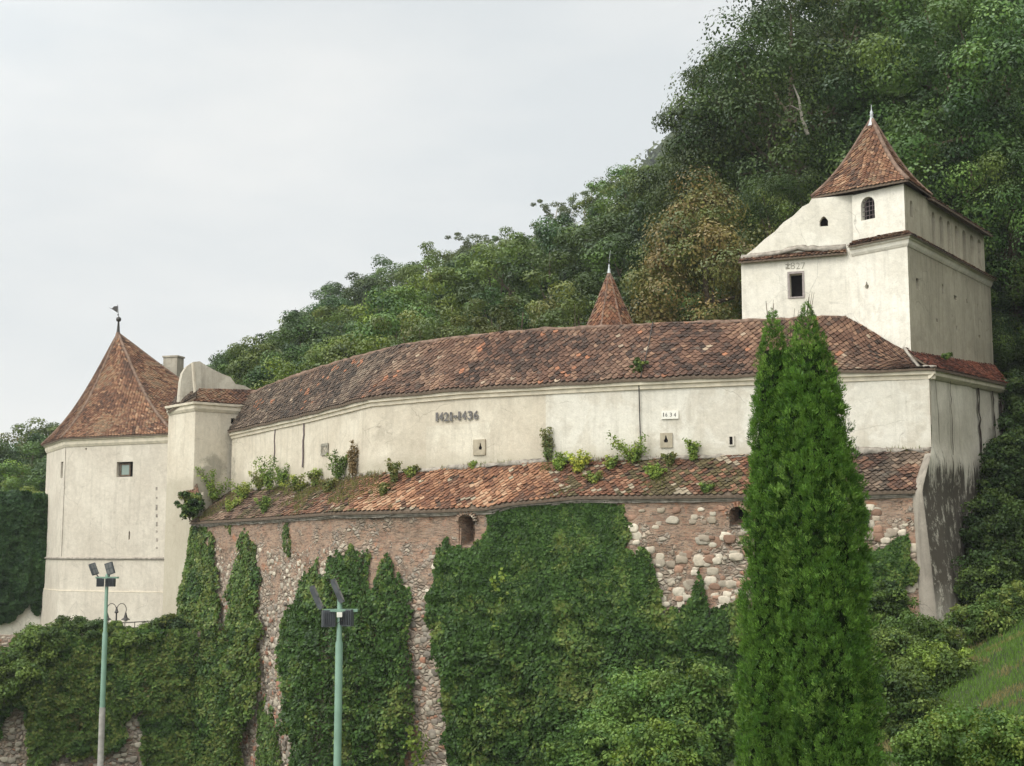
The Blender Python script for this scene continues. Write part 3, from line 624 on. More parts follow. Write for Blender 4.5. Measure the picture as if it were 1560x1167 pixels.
# pale field stones standing proud of the wall face
def ico():
    import bmesh; bm = bmesh.new(); bmesh.ops.create_icosphere(bm, subdivisions=2, radius=1); V = np.array([v.co[:] for v in bm.verts]); f = np.array([[v.index for v in q.verts] for q in bm.faces]); bm.free(); return V, f
IV, IF = ico()
SV = np.sign(IV) * np.abs(IV) ** .62
def stones(name, P, n, t, parent, cols, s0=.10, s1=.26, seed=0):
    rg = np.random.default_rng(seed); N = len(P); up = np.array([0, 0, 1.0]); a = rg.uniform(s0, s1, N) ; b = a * rg.uniform(.55, .85, N); d = rg.uniform(.03, .065, N)
    Vs = SV[None] * (1 + (vnoise(IV[None] * 1.0 + rg.uniform(0, 50, (N, 1, 3)), 1.6, 7) - .5)[..., None] * .7)
    W_ = P[:, None] + Vs[..., 0:1] * a[:, None, None] * t[:, None] + Vs[..., 2:3] * b[:, None, None] * up + Vs[..., 1:2] * d[:, None, None] * n[:, None]
    f = (IF[None] + (np.arange(N) * len(IV))[:, None, None]).reshape(-1, 3); c = np.array(cols)[rg.integers(0, len(cols), N)] * rg.uniform(.6, 1.15, (N, 1))
    return mesh(name, W_.reshape(-1, 3), f, M['stones'], parent, col=np.repeat(c, len(IV), 0), smooth=True)
def scatter_sw():
    rg = np.random.default_rng(77); N = 9000; u = rg.uniform(.06, .995, N); T = PW(u); z = T[:, 2] - .5 - rg.random(N) ** .9 * (T[:, 2] - ZB - .5)
    q = np.stack([u * PW.L, z * 0, z], -1); x = T[:, 0]; dens = vnoise(q, .55, 91, 3)
    right = x > 6.3; ok = np.where(right, (dens > .40) & (z < 2.3), (dens > .52) & (z < .2)) | (z < -3.5)
    u, z, x = u[ok], z[ok], x[ok]
    P = sw_pt(u, z); sel = []; grid = {}
    for i in range(len(P)):
        k = (int(u[i] * PW.L / .42), int(z[i] / .34))
        if k in grid: continue
        grid[k] = 1; sel.append(i)
    sel = np.array(sel); u, z, P = u[sel], z[sel], P[sel]; n2 = PW.normal(u, .006); q = np.stack([u * PW.L, z * 0, z], -1)
    T = PW(u); t_ = (T[:, 2] - z) / (T[:, 2] - ZB); w = (vnoise(q, .5, 41, 3) - .5) * .55 * np.minimum(1, t_ * 8 + .25) + (vnoise(q, 2.4, 43, 2) - .5) * .16
    n = np.concatenate([n2, np.zeros((len(u), 1))], 1); t = np.stack([-n[:, 1], n[:, 0], n[:, 2]], -1); P = P + n * w[:, None]
    qx, qy = proj(P); kp = np.ones(len(P), bool)
    for (x0, y0), (x1, y1) in niches: kp &= ~((qx > x0 - 8) & (qx < x1 + 8) & (qy > y0 - 8) & (qy < y1 + 5))
    u, z, P, n, t = u[kp], z[kp], P[kp], n[kp], t[kp]; hi = z > -3
    big_ = hi & (P[:, 0] > 6.2) & (vnoise(P, 1.1, 7, 2) > .34); hi = hi & ~big_ ; lo2 = z <= -3
    stones('cream_blocks', P[big_], n[big_], t[big_], rw, [(.50, .43, .33), (.58, .51, .40), (.40, .33, .25), (.36, .22, .15)], .14, .36, seed=9)
    stones('pale_stones', P[hi], n[hi], t[hi], rw, [(.50, .44, .34), (.58, .51, .40), (.42, .35, .26), (.36, .28, .21)], seed=3)
    stones('grey_stones', P[lo2], n[lo2], t[lo2], rw, [(.30, .26, .21), (.38, .33, .26), (.24, .20, .16), (.45, .39, .30), (.33, .17, .11)], .11, .27, seed=4)
scatter_sw()
# eave course of thin brick under the lean-to
sweep('eave_course', inset(LEV, .3) + np.array([0, 0, -.22]), [(.02, .1), (.16, .1), (.16, -.02), (.08, -.03), (.08, -.12), (-.05, -.14)], M['mortar'], rw, wob=.02, seed=5, sub=.5)

# ------------------------------------------------------------------ side wall (right end) with its black streaked pier
sidew = empty('side_wall', (24, 76, -6), 'pale plaster end wall with black run-off streaks and a flared dark pier at its foot', 'wall')
E1 = np.array([30.4, 84.6]); C0 = np.array([22.08, 72.3])
def side_start(z):
    zs = [-14, -6, 0, 3.1, 4.6, 5.6, 9.6]; xs = [21.5, 21.35, 21.0, 20.78, 21.4, 22.02, 22.10]; ys = [69.3, 69.6, 69.85, 70.05, 70.7, 72.1, 72.32]
    return np.stack([np.interp(z, zs, xs), np.interp(z, zs, ys)], -1)
def build_side():
    zr = np.concatenate([np.linspace(-9, 3, 22), np.linspace(3.4, 9.6, 16)]); nu = 44; V = []
    for z in zr:
        s = side_start(z); s2 = side_start(z)
        top = np.interp(z, [9.55, 9.6], [1, 1]); w = np.linspace(0, 1, nu + 1)[:, None]; e = E1 + np.array([.0, -.0]) * 0
        # the pier bulges outwards at its foot
        m = np.array([.80, -.6]); bul = np.clip((4.4 - z) / 5.0, 0, 1.4) * .55; q = s + (e - s) * w; q = q + m * (bul * (np.exp(-((w * 15 - 1.7) / 1.9) ** 2) - .449 * np.exp(-w * 9)))
        P = np.concatenate([q, np.full((nu + 1, 1), z)], 1); P[:, 2] += w[:, 0] * .55 * np.clip((z - 3) / 6.6, 0, 1); nn = (vnoise(P, .9, 55, 3) - .5) * .16; nn[0] = 0; P[:, :2] += m * nn[:, None]; P[0] += [.0, .0, 0]; V.append(P)
    V = np.array(V); g = lambda i, j: i * (nu + 1) + j
    f = [(g(i, j), g(i, j + 1), g(i + 1, j + 1), g(i + 1, j)) for i in range(len(zr) - 1) for j in range(nu)]
    mesh('wall', V.reshape(-1, 3), f, M['plaster_pier'], sidew, smooth=True)
    # front sliver of the pier turning onto the stone wall
    V = []
    for z in zr[zr < 5.4]:
        s = side_start(z); k = np.interp(z, [-9, 3.1, 5.4], [1.0, .35, .1]); V += [(s[0] - k * .98, s[1] + .22 + .3, z), (s[0] - k * .5, s[1] - .02, z), (s[0] + .02, s[1] + .0, z)]
    n = len(V) // 3; mesh('pier_front', V, [(3 * i + a, 3 * i + a + 1, 3 * i + a + 4, 3 * i + a + 3) for i in range(n - 1) for a in (0, 1)], M['plaster_corner'], sidew, smooth=True)
build_side()
for px_, y0_, y1_, w_ in ((1487, 588, 700, 1.3), (1509, 592, 688, 1.0), (1521, 596, 706, 1.8), (1444, 575, 700, .5)):
    rg_ = np.random.default_rng(px_); ys_ = np.linspace(y0_, y1_, 12); wl_ = w_ * rg_.uniform(.5, 1.2, 12); ctr = px_ + rg_.normal(0, .5, 12) + np.linspace(0, 5, 12)
    o_ = [on_plane(C0, E1, ctr[i] - wl_[i], ys_[i]) for i in range(12)] + [on_plane(C0, E1, ctr[i] + wl_[i], ys_[i]) for i in range(11, -1, -1)]
    k_ = len(o_); mesh('rust_stain', [onp(C0, E1, u_, z_, .13) for u_, z_ in o_], [(i, i + 1, k_ - 2 - i, k_ - 1 - i) for i in range(11)], M['stain_and_shade'], sidew)
side_top = np.array([[21.4, 74.3, 10.98], [30.6, 87.2, 12.0]]); side_eave = np.array([EV[-1] + np.array([.0, 0, 0]), [30.8, 84.3, at(0, 586, 84.3)[2]]])
def roof_side(u, v):
    u = np.asarray(u)[..., None]; v = np.asarray(v)[..., None]; a = side_eave[0] + (side_eave[1] - side_eave[0]) * u; b = side_top[0] + (side_top[1] - side_top[0]) * u; P = a + (b - a) * v; P = P.copy(); P[..., 2] -= .12 * np.sin(np.pi * v[..., 0]); return P
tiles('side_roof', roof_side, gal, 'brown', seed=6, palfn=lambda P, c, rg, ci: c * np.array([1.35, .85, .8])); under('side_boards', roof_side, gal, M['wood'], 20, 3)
sweep('side_cornice', [side_eave[0] + np.array([.02, .05, -.12]), side_eave[1] + np.array([0, 0, -.12])], [(-.42, .0), (-.08, .0), (-.12, -.25), (-.3, -.42), (-.42, -.45)], M['trim'], gal)
# hip mortar at the roof corner
sweep('hip_cap', [EV[-1] + np.array([-.02, .05, .05]), roof_main(np.array([1.0]), np.array([.5]))[0] + np.array([0, 0, .04]), side_top[0]], [(.14, -.05), (.1, .08), (-.1, .08), (-.14, -.05)], M['mortar'], gal, wob=.02, sub=.3, smooth=True)
# ================================================================== CORNER TOWER (left)
tw = empty('corner_tower', (-32, 111, -6), 'tall cream corner tower with a swept tile roof and a weather vane', 'tower')
TZ = 9.12
TP = [at(72, 678, 119.5)[:2], at(101, 668, 112.6)[:2], at(266, 660, 107.8)[:2], np.array([-18.2, 116.5]), np.array([-22.3, 126.0]), np.array([-35, 128.0])]
TP = [np.array(p[:2]) for p in TP]; tcx = np.array([at(180, 508, 116.6)[0], 116.6]); TAP = at(180, 508, 116.6)[2]
def tower_walls(pts, name, mat, parent, zr, out):
    """battered walls: out(z) pushes every corner away from the centre"""
    pts = np.array(pts); n = len(pts); c = pts.mean(0); nrm = []
    for i in range(n):
        a = unit(pts[i] - pts[i - 1]); b = unit(pts[(i + 1) % n] - pts[i]); na = np.array([a[1], -a[0]]); nb_ = np.array([b[1], -b[0]]); m = unit(na + nb_); nrm.append(m / max(.5, m.dot(na)))
    nrm = np.array(nrm); V = []
    for z in zr: V += [(*(pts[i] + nrm[i] * out(z)), z) for i in range(n)]
    return nrm
# left facet and front facet get real panels; the battered foot follows below the string course
def facet(A, B, zt, zb, holes, name='wall'): 
    L = float(np.linalg.norm(B - A)); return panel(name, A, B, [(0, zb), (L, zb), (L, zt), (0, zt)], holes, M['plaster_left'], tw)
zs1 = at(0, 850, 110)[2]; zs2 = at(0, 901, 110)[2]
A, B = TP[1], TP[2]
hw = rect(A, B, 178, 704, 202, 726)
hs = [(on_plane(A, B, x, y)) for x, y in ((195.6, 822), (198, 822), (198.4, 812), (197.2, 808), (195.8, 812))]
facet(A, B, TZ, zs1, [hw, hs, rect(A, B, 130, 682.5, 132, 685.5)])
A0, B0 = TP[0], TP[1]
facet(A0, B0, TZ, zs1, [rect(A0, B0, 93, 704, 95.5, 728)])
for i, j in ((2, 3), (3, 4), (4, 5), (5, 0)): facet(TP[i], TP[j], TZ, -6.5, [])
# window: splayed reveal, wooden frame, glass
A, B = TP[1], TP[2]; win = empty('x'); bpy.data.objects.remove(win)
fr = MB(); (ux0, zx0), (ux1, zx1) = on_plane(A, B, 180.5, 706.5), on_plane(A, B, 195, 724.5)
wf = panel('window_frame', A, B, [(ux0 - .02, zx1 - .02), (ux1 + .02, zx1 - .02), (ux1 + .02, zx0 + .02), (ux0 - .02, zx0 + .02)], [[(ux0 + .09, zx1 + .09), (ux1 - .09, zx1 + .09), (ux1 - .09, zx0 - .09), (ux0 + .09, zx0 - .09)]], M['wood'], tw, depth=.05, back=False, off=-.22, thick=.08, cap=False)
m_ = NM('old_glass'); m_.color((.16, .21, .17)); m_.b.inputs['Roughness'].default_value = .12; m_.b.inputs['Specular IOR Level'].default_value = .6; M['glass'] = m_.m
slab('window_pane', A, B, [(ux0, zx1), (ux1, zx1), (ux1, zx0), (ux0, zx0)], -.30, -.27, M['glass'], tw)
# battered foot with two string mouldings
TPa = np.array(TP); nrm = tower_walls(TP, '', None, None, [0], lambda z: 0)
def ring(z, o): return [np.array([*(TPa[i] + nrm[i] * o), z]) for i in range(6)]
def foot(z): return .04 + (zs1 - z) * .008
V = []; lev = [zs1 - .05, zs1 - .35, -2.0, zs2 + .02, zs2 - .02, -4.5, -7.0, -10]
for z in lev: V += ring(z, foot(z) + (.06 if z < zs2 else 0))
mesh('battered_foot', V, [(k * 6 + i, (k + 1) * 6 + i, (k + 1) * 6 + (i + 1) % 6, k * 6 + (i + 1) % 6) for k in range(len(lev) - 1) for i in range(6)], M['plaster_left'], tw)
rr = ring(zs1, .0); sweep('string_course', rr + [rr[0]], [(-.05, .06), (.10, .04), (.17, -.04), (.15, -.11), (-.05, -.14)], M['mortar'], tw, closed=True, wob=.006, sub=.8)
rr = ring(zs2, foot(zs2)); sweep('string_course', rr + [rr[0]], [(-.05, .03), (.08, .02), (.08, -.05), (-.05, -.06)], M['trim'], tw, closed=True)
rr = ring(TZ, 0); sweep('cornice', rr + [rr[0]], [(-.05, .02), (.34, .02), (.32, -.14), (.20, -.2), (.17, -.46), (.05, -.66), (-.05, -.68)], M['trim'], tw, closed=True)
# swept roof: one tiled facet per side
def pyr(P0, P1, apex, flare, n_out=.0):
    P0, P1, apex = (np.array(p, float) for p in (P0, P1, apex))
    def f(u, v):
        u = np.asarray(u)[..., None]; v = np.asarray(v)[..., None]; b = P0 + (P1 - P0) * u; P = b + (apex - b) * v; P = P.copy()
        P[..., 2] -= flare * (apex[2] - P0[2]) * np.sin(np.pi * np.clip(v[..., 0], 0, 1)) ** 1.0 * (1.15 - .3 * v[..., 0]); return P
    return f
er = ring(TZ + .03, .42); ap = np.array([tcx[0], tcx[1], TAP])
def pal_tw(P, c, rg, ci):
    out = np.array(PAL['tower'])[ci] * 1.1; n = vnoise(P, .5, 71, 3)[:, None]; k = n > .6; return np.where(k & (rg.random((len(P), 1)) > .4), np.array(PAL['orange'])[ci] * .95, out)
for i in range(6):
    j = (i + 1) % 6; f_ = pyr(er[i], er[j], ap, .115 if i in (1, 0, 5) else .10)
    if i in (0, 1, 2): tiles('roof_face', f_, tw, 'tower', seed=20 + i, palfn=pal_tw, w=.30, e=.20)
    under('roof_boards', f_, tw, M['wood'] if i in (0, 1, 2) else M['tile'], 8, 12, off=-.04, thick=.06)
for i in (0, 1, 2, 3):
    f_ = pyr(er[i], er[(i + 1) % 6], ap, .115 if i < 2 else .107); pts = [f_(np.array([0.0]), np.array([k]))[0] + np.array([0, 0, .03]) for k in np.linspace(0, 1, 22)]
    mb = MB(); mb.tube(pts, [.13] * 20 + [.12, .10], 6); mb.build('hip_cap', M['hip'], tw, smooth=True)
mb = MB(); mb.lathe(ap + np.array([0, 0, -1.0]), [(.62, -.45), (.36, .3), (.2, 1.0), (.16, 1.1)], 10); mb.build('roof_peak', M['hip'], tw, smooth=True)
fn = empty('x'); bpy.data.objects.remove(fn)
mb = MB(); z0 = ap[2]; c = [ap[0], ap[1], z0]; mb.lathe(c, [(.17, -.1), (.13, .3), (.075, 1.0), (.08, 1.02), (.19, 1.08), (.22, 1.22), (.19, 1.36), (.07, 1.42), (.03, 1.5)], 12); fin = mb.build('finial', M['metal_dark'], tw, smooth=True)
mb = MB(); q = at(180, 480, 112); zq = z0 + 1.5
mb.tube([(ap[0] - .02, ap[1], zq - .05), (ap[0] - .12, ap[1], zq + 1.0)], .022, 5)
mb.lathe((ap[0] - .06, ap[1], zq + .12), [(.0, -.08), (.09, 0), (.0, .09)], 8)
P = [(-.10, .28), (-.50, .55), (-.95, .78), (-.62, .66), (-.42, .86), (-.13, .88)]
V = [(ap[0] + x, ap[1] - .015, zq + z) for x, z in P] + [(ap[0] + x, ap[1] + .015, zq + z) for x, z in P]
mb.add(V, [tuple(range(6)), tuple(range(11, 5, -1))] + [(i, 6 + i, 6 + (i + 1) % 6, (i + 1) % 6) for i in range(6)]); mb.build('weather_vane', M['metal_dark'], tw)
A, B = TP[1], TP[2]
for x, y, h in ((238.5, 742, 3), (238.7, 757, 2), (238.6, 769, 5), (238.8, 783, 3), (238.9, 795, 4), (239, 808, 2), (239.2, 820, 3), (238.9, 833, 2)): slab('plaster_blister', A, B, rect(A, B, x - 1.3, y, x + 1.3, y + h * 1.7), -.01, .015, M['mortar'], tw)
mb = MB(); mb.tube([(*(TP[1] + np.array([-.01, -.01])), TZ - .6), (*(TP[1] + np.array([-.01, -.02])), zs1 + .1)], .022, 5); mb.build('corner_line', M['mortar'], tw)  # thin grey tube drawn down the corner to set the facets apart
# chimney behind the roof
ch = MB(); cp = at(264, 562, 118); ch.box((cp[0], cp[1], cp[2] - .6), (1.35, 1.1, 3.2), rotz(-.3)); ch.box((cp[0], cp[1], cp[2] + 1.02), (1.5, 1.25, .14), rotz(-.3)); ch.build('chimney', M['plaster_ruin'], tw)

# ================================================================== JUNCTION BLOCK between the corner tower and the gallery
jb = empty('junction_block', (-22, 104, -6), 'narrow cream block with a broken gable between the corner tower and the long wall', 'building')
Q0 = at(257, 628, 106.6)[:2]; Q1 = at(298, 612, 103.3)[:2]; Q2 = at(392, 616, 106.5)[:2]; JZ = at(0, 614, 103.5)[2]
L01, L12 = float(np.linalg.norm(Q1 - Q0)), float(np.linalg.norm(Q2 - Q1))
panel('wall', Q0, Q1, [(0, -9), (L01, -9), (L01, JZ), (0, JZ)], [], M['plaster'], jb)
panel('wall', Q1, Q2, [(0, -9), (L12, -9), (L12, JZ), (0, JZ)], [rect(Q1, Q2, 352, 637, 359.5, 646)], M['plaster'], jb)
back = [Q2, Q2 + np.array([-.5, 4]), Q0 + np.array([1.5, 4]), Q0]
for a, b in zip(back[:-1], back[1:]): panel('wall', a, b, [(0, -9), (float(np.linalg.norm(b - a)), -9), (float(np.linalg.norm(b - a)), JZ), (0, JZ)], [], M['plaster'], jb)
sweep('cornice', [(*Q0, JZ), (*Q1, JZ), (*Q2, JZ)], [(-.05, .05), (.36, .05), (.33, -.12), (.20, -.18), (.18, -.42), (.05, -.62), (-.05, -.64)], M['trim'], jb)
ox = np.array([Q1[0], Q1[1]])
e0 = np.array([Q1[0] - .12, Q1[1] - .42, JZ + .06]); e1 = np.array([Q2[0] + .1, Q2[1] - .40, JZ + .06]); t0 = at(303, 592, 104.6); t1 = at(388, 594, 107.4)
rf = lambda u, v: (e0 + (e1 - e0) * np.asarray(u)[..., None]) + ((t0 + (t1 - t0) * np.asarray(u)[..., None]) - (e0 + (e1 - e0) * np.asarray(u)[..., None])) * np.asarray(v)[..., None]
tiles('small_roof', rf, jb, 'brown', seed=31, w=.3, e=.2, palfn=lambda P, c, rg, ci: np.array(PAL['tower'])[ci] * .85); under('small_roof_boards', rf, jb, M['wood'], 6, 2)
e2 = np.array([Q0[0] - .35, Q0[1] - .3, JZ - .05]); e3 = np.array([Q1[0] - .18, Q1[1] - .42, JZ + .5]); t2 = at(268, 604, 107.6); t3 = at(301, 594, 104.8)
e2 = at(255, 627, 106.2); e3 = at(298.5, 604, 102.9)
rf2 = lambda u, v: (e2 + (e3 - e2) * np.asarray(u)[..., None]) * (1 - np.asarray(v)[..., None]) + (t2 + (t3 - t2) * np.asarray(u)[..., None]) * np.asarray(v)[..., None]
tiles('small_roof', rf2, jb, 'grey', seed=32, w=.3, e=.2); under('small_roof_boards', rf2, jb, M['wood'], 6, 2)
panel('gablet', Q0, Q1, [(0, JZ), (L01, JZ), (L01, at(0, 602, 103)[2])], [], M['trim'], jb, off=.02)
# broken gable stub
GA, GB = at(273, 600, 105.2)[:2], at(380, 600, 107.6)[:2]
g_out = [(p_[0] + .05 * math.sin(k_ * 7.3), p_[1] + .09 * math.sin(k_ * 5.1)) for k_, p_ in enumerate(on_plane(GA, GB, x, y) for x, y in ((273, 612), (385, 612), (382, 592), (372, 588), (360, 587), (352, 575), (338, 568), (322, 560), (312, 556), (304, 552), (295, 552.5), (286, 557), (279, 566), (275, 580)))]
panel('broken_gable', GA, GB, g_out, [], M['plaster_ruin'], jb, off=0, thick=.9)
m2 = MB(); 
a, b = at(294, 553, 104.6), at(298, 606, 104.6); m2.tube([a + np.array([0, -.02, 0]), b], .14, 6); m2.build('gable_pilaster', M['plaster'], jb)
# little lean-to stub at the foot
e4 = at(271, 756, 104.6); e5 = at(304, 753, 101.9); t4 = at(288, 737, 105.3); t5 = at(300, 734, 103.8)
rf3 = lambda u, v: (e4 + (e5 - e4) * np.asarray(u)[..., None]) * (1 - np.asarray(v)[..., None]) + (t4 + (t5 - t4) * np.asarray(u)[..., None]) * np.asarray(v)[..., None]
tiles('foot_roof', rf3, jb, 'brown', seed=33, w=.28, e=.18, palfn=lambda P, c, rg, ci: np.array(PAL['tower'])[ci]); under('foot_roof_boards', rf3, jb, M['wood'], 4, 2)
panel('foot_wall', e4[:2], e5[:2], [(0, -3), (float(np.linalg.norm(e5[:2] - e4[:2])), -3), (float(np.linalg.norm(e5[:2] - e4[:2])), e4[2] + .2), (0, e4[2])], [], M['plaster'], jb, off=-.3)

# ================================================================== SPIRE TURRET behind the gallery roof
tt_ = empty('spire_turret', (5.9, 90, 4), 'slim pointed octagonal red tile spire rising behind the long roof', 'turret')
tap = at(928, 413, 90); tb = at(928, 505, 90)
R0 = 2.15; zb_ = tap[2] - 4.9
for i in range(8):
    a0, a1 = 2 * math.pi * (i + .5) / 8, 2 * math.pi * (i + 1.5) / 8; p0 = (tap[0] + R0 * math.cos(a0), 90 + R0 * math.sin(a0), zb_); p1 = (tap[0] + R0 * math.cos(a1), 90 + R0 * math.sin(a1), zb_)
    f_ = pyr(p1, p0, tap, .03) if False else pyr(p0, p1, tap, .02)
    under('spire_boards', f_, tt_, M['wood'], 3, 8, off=-.05, thick=.04)
    if math.sin((a0 + a1) / 2) < .3: tiles('spire_face', f_, tt_, 'tower', seed=50 + i, w=.24, e=.2, palfn=lambda P, c, rg, ci: np.array(PAL['tower'])[ci] * np.array([1.05, .95, .9]))
    mb = MB(); mb.tube([f_(np.array([0.0]), np.array([k]))[0] + np.array([0, 0, .02]) for k in np.linspace(0, 1, 8)], [.075] * 7 + [.04], 5); mb.build('rib_tile', M['hip'], tt_)
mb = MB(); mb.lathe((tap[0], 90, zb_ - 9), [(1.95, 0), (1.95, 9)], 16); mb.build('turret_wall', M['plaster'], tt_)
mb = MB(); mb.lathe(tap, [(.13, -.15), (.08, .15), (.05, .3), (.07, .36), (.035, .42), (.02, .5)], 8); mb.tube([tap + np.array([0, 0, .6]), tap + np.array([.10, 0, 1.4])], [.025, .01], 5); mb.build('finial', M['zinc'], tt_, smooth=True)

# ================================================================== GATE TOWER (right)
gt = empty('gatehouse_tower', (22, 80, 4), 'white tower above the long roof with barred arched window and carved date 1827', 'tower')
K = at(1382, 370, 74.2)[:2]; d_side = np.array([math.sin(math.radians(35.4)), math.cos(math.radians(35.4))]); d_front = np.array([-math.sin(math.radians(40.6)), math.cos(math.radians(40.6))])
Mx = K + d_front * 3.62; Rr = K + d_side * 15.3; Lr = Mx + np.array([-.25, .32]); Ll = at(1129, 400, 79.4)[:2]; Rb = Rr + d_front * 5.0; Lb = Ll + np.array([3, 5.5])
zL = at(0, 361, 74.2)[2]                      # ledge of the right section
ln = lambda a, b: float(np.linalg.norm(np.array(b) - np.array(a)))
rc = lambda a, b, z0, z1: [(0, z0), (ln(a, b), z0), (ln(a, b), z1), (0, z1)]
cu, cz = on_plane(Mx, K, 1320.5, 437); keyh = [(cu - .03, cz - .14), (cu + .03, cz - .14), (cu + .13, cz - .05), (cu + .13, cz + .08), (cu + .05, cz + .15), (cu + .04, cz + .27), (cu - .04, cz + .27), (cu - .05, cz + .15), (cu - .13, cz + .08), (cu - .13, cz - .05)]
panel('wall', Mx, K, rc(Mx, K, 10.0, zL), [keyh], M['plaster_tower'], gt)
sh = [rect(K, Rr, *q) for q in ((1395.5, 423, 1400.5, 443), (1435, 433, 1438.5, 448), (1453, 449, 1458, 458), (1472, 455, 1474, 462), (1489, 463, 1491, 473), (1426.5, 485, 1429, 491), (1457, 496, 1459, 504), (1491, 510, 1494, 516))]
panel('wall', K, Rr, rc(K, Rr, 9.6, zL), sh, M['plaster_painted_shade'], gt, depth=.22, back=False)
for h in sh: mesh('slit_back', [onp(K, Rr, u, z, -.21) for u, z in h], [tuple(range(4))], M['stain_and_shade'], gt)  # near-black backs paint the shade deep in the slits
panel('wall', Lb, Ll, rc(Lb, Ll, 9, zL - .6), [], M['plaster_tower'], gt)
panel('wall', Rr, Rb, rc(Rr, Rb, 4, zL), [], M['plaster_painted_shade'], gt); panel('wall', Rb, Lb, rc(Rb, Lb, 4, zL), [], M['plaster_tower'], gt)
# left section, lower storey
zl = at(0, 389, 77.6)[2]; zl0 = at(0, 401, 79.4)[2]
LL = ln(Ll, Lr); wl = rect(Ll, Lr, 1202.5, 417.5, 1223, 451.5)
panel('wall', Ll, Lr, [(0, 11.3), (LL, 11.3), (LL, zl), (0, zl0)], [wl], M['plaster_tower'], gt, depth=.6)
wo = rect(Ll, Lr, 1199.5, 414.5, 1226, 453.5); panel('window_surround', Ll, Lr, wo, [rect(Ll, Lr, 1202.6, 417.6, 1222.9, 451.4)], M['stone_frame'], gt, depth=.1, back=False, off=.05, thick=.1, cap=False)
panel('wall', Lr, Mx, rc(Lr, Mx, 10, zL + .2), [], M['plaster_tower'], gt)
for x0, x1, ch in [(1204.5, 1211, '8'), (1213, 1218.6, '2'), (1220.5, 1226.5, '7')]: writing('carved_numeral', ch, Ll, Lr, x0, 400.3, x1, 409.7, M['grey_ink'], gt, ext=.02, off=.0, bold=-.02)
mb = MB()
def stroke(pts, r=.022):
    mb.tube([onp(Ll, Lr, *on_plane(Ll, Lr, x, y), .012) for x, y in pts], r, 4)
stroke([(1200.4, 400), (1200.4, 409.3)], .026); stroke([(1196.8, 409.5), (1200.4, 409.3), (1203.6, 408.6)]); stroke([(1196.6, 403.5), (1198.5, 402.6), (1200, 404.8)]); stroke([(1201, 404.8), (1202.5, 402.9), (1204, 403.9)]); stroke([(1197, 408), (1199, 406.8), (1200.4, 407.4)])
mb.build('carved_numeral', M['grey_ink'], gt)
# upper storey of the left section: the sloping parapet
up = [on_plane(Ll, Lr, x, y) for x, y in ((1129, 399), (1299, 386), (1299, 296), (1236, 302), (1232, 309), (1222, 314), (1208, 328), (1193, 338), (1180, 352), (1164, 364), (1150, 377), (1138, 386))]
uc, zc_ = on_plane(Ll, Lr, 1254.5, 337); hole = [(uc - .24, zc_ - .27), (uc + .24, zc_ - .27), (uc + .24, zc_ + .05), (uc + .12, zc_ + .24), (uc, zc_ + .33), (uc - .12, zc_ + .24), (uc - .24, zc_ + .05)]
panel('parapet', Ll, Lr, up, [hole], M['plaster_tower'], gt, off=-.12, depth=.4, thick=.55)
pk = [on_plane(Ll, Lr, x, y) for x, y in ((1236, 302), (1232, 309), (1222, 314), (1208, 328), (1193, 338), (1180, 352), (1164, 364), (1150, 377), (1138, 386), (1129, 399))]
cp = [onp(Ll, Lr, u, z, -.4) for u, z in pk[::-1]]
sweep('parapet_coping', cp, [(.16, -.08), (.13, .02), (-.13, .03), (-.18, -.08)], M['plaster_ruin'], gt, wob=.03, sub=.3, smooth=True)
# tile ledge strip over the left section with mortar fillet
la, lb = onp(Ll, Lr, -.15, zl0 + .02, .30), onp(Ll, Lr, LL + .05, zl + .02, .30); ua_, ub_ = onp(Ll, Lr, -.05, zl0 + .34, -.1), onp(Ll, Lr, LL, zl + .34, -.1)
fl = lambda u, v: (la + (lb - la) * np.asarray(u)[..., None]) * (1 - np.asarray(v)[..., None]) + (ua_ + (ub_ - ua_) * np.asarray(u)[..., None]) * np.asarray(v)[..., None]
tiles('ledge_tiles', fl, gt, 'tower', seed=61, w=.24, e=.15, palfn=lambda P, c, rg, ci: np.array(PAL['tower'])[ci] * .8); under('ledge_boards', fl, gt, M['wood'], 8, 1, thick=.06)
sweep('ledge_fillet', [onp(Ll, Lr, u, z, 0) for u, z in ((0, zl0 + .36), (LL * .3, zl0 + .42 + (zl - zl0) * .3), (LL * .55, zl0 + .70), (LL * .8, zl + .42), (LL, zl + .45))], [(.10, -.16), (.05, .02), (-.10, .16), (-.12, -.2)], M['mortar'], gt, wob=.03, sub=.3, smooth=True)
sweep('foot_fillet', [onp(Ll, Lr, u, z, .0) for u, z in ((-.1, at(0, 503, 79)[2]), (LL * .5, at(0, 497, 78)[2]), (LL, at(0, 489, 77.3)[2]))], [(.16, -.12), (.10, .10), (-.05, .16), (-.05, -.3)], M['mortar'], gt, wob=.03, sub=.3, smooth=True)
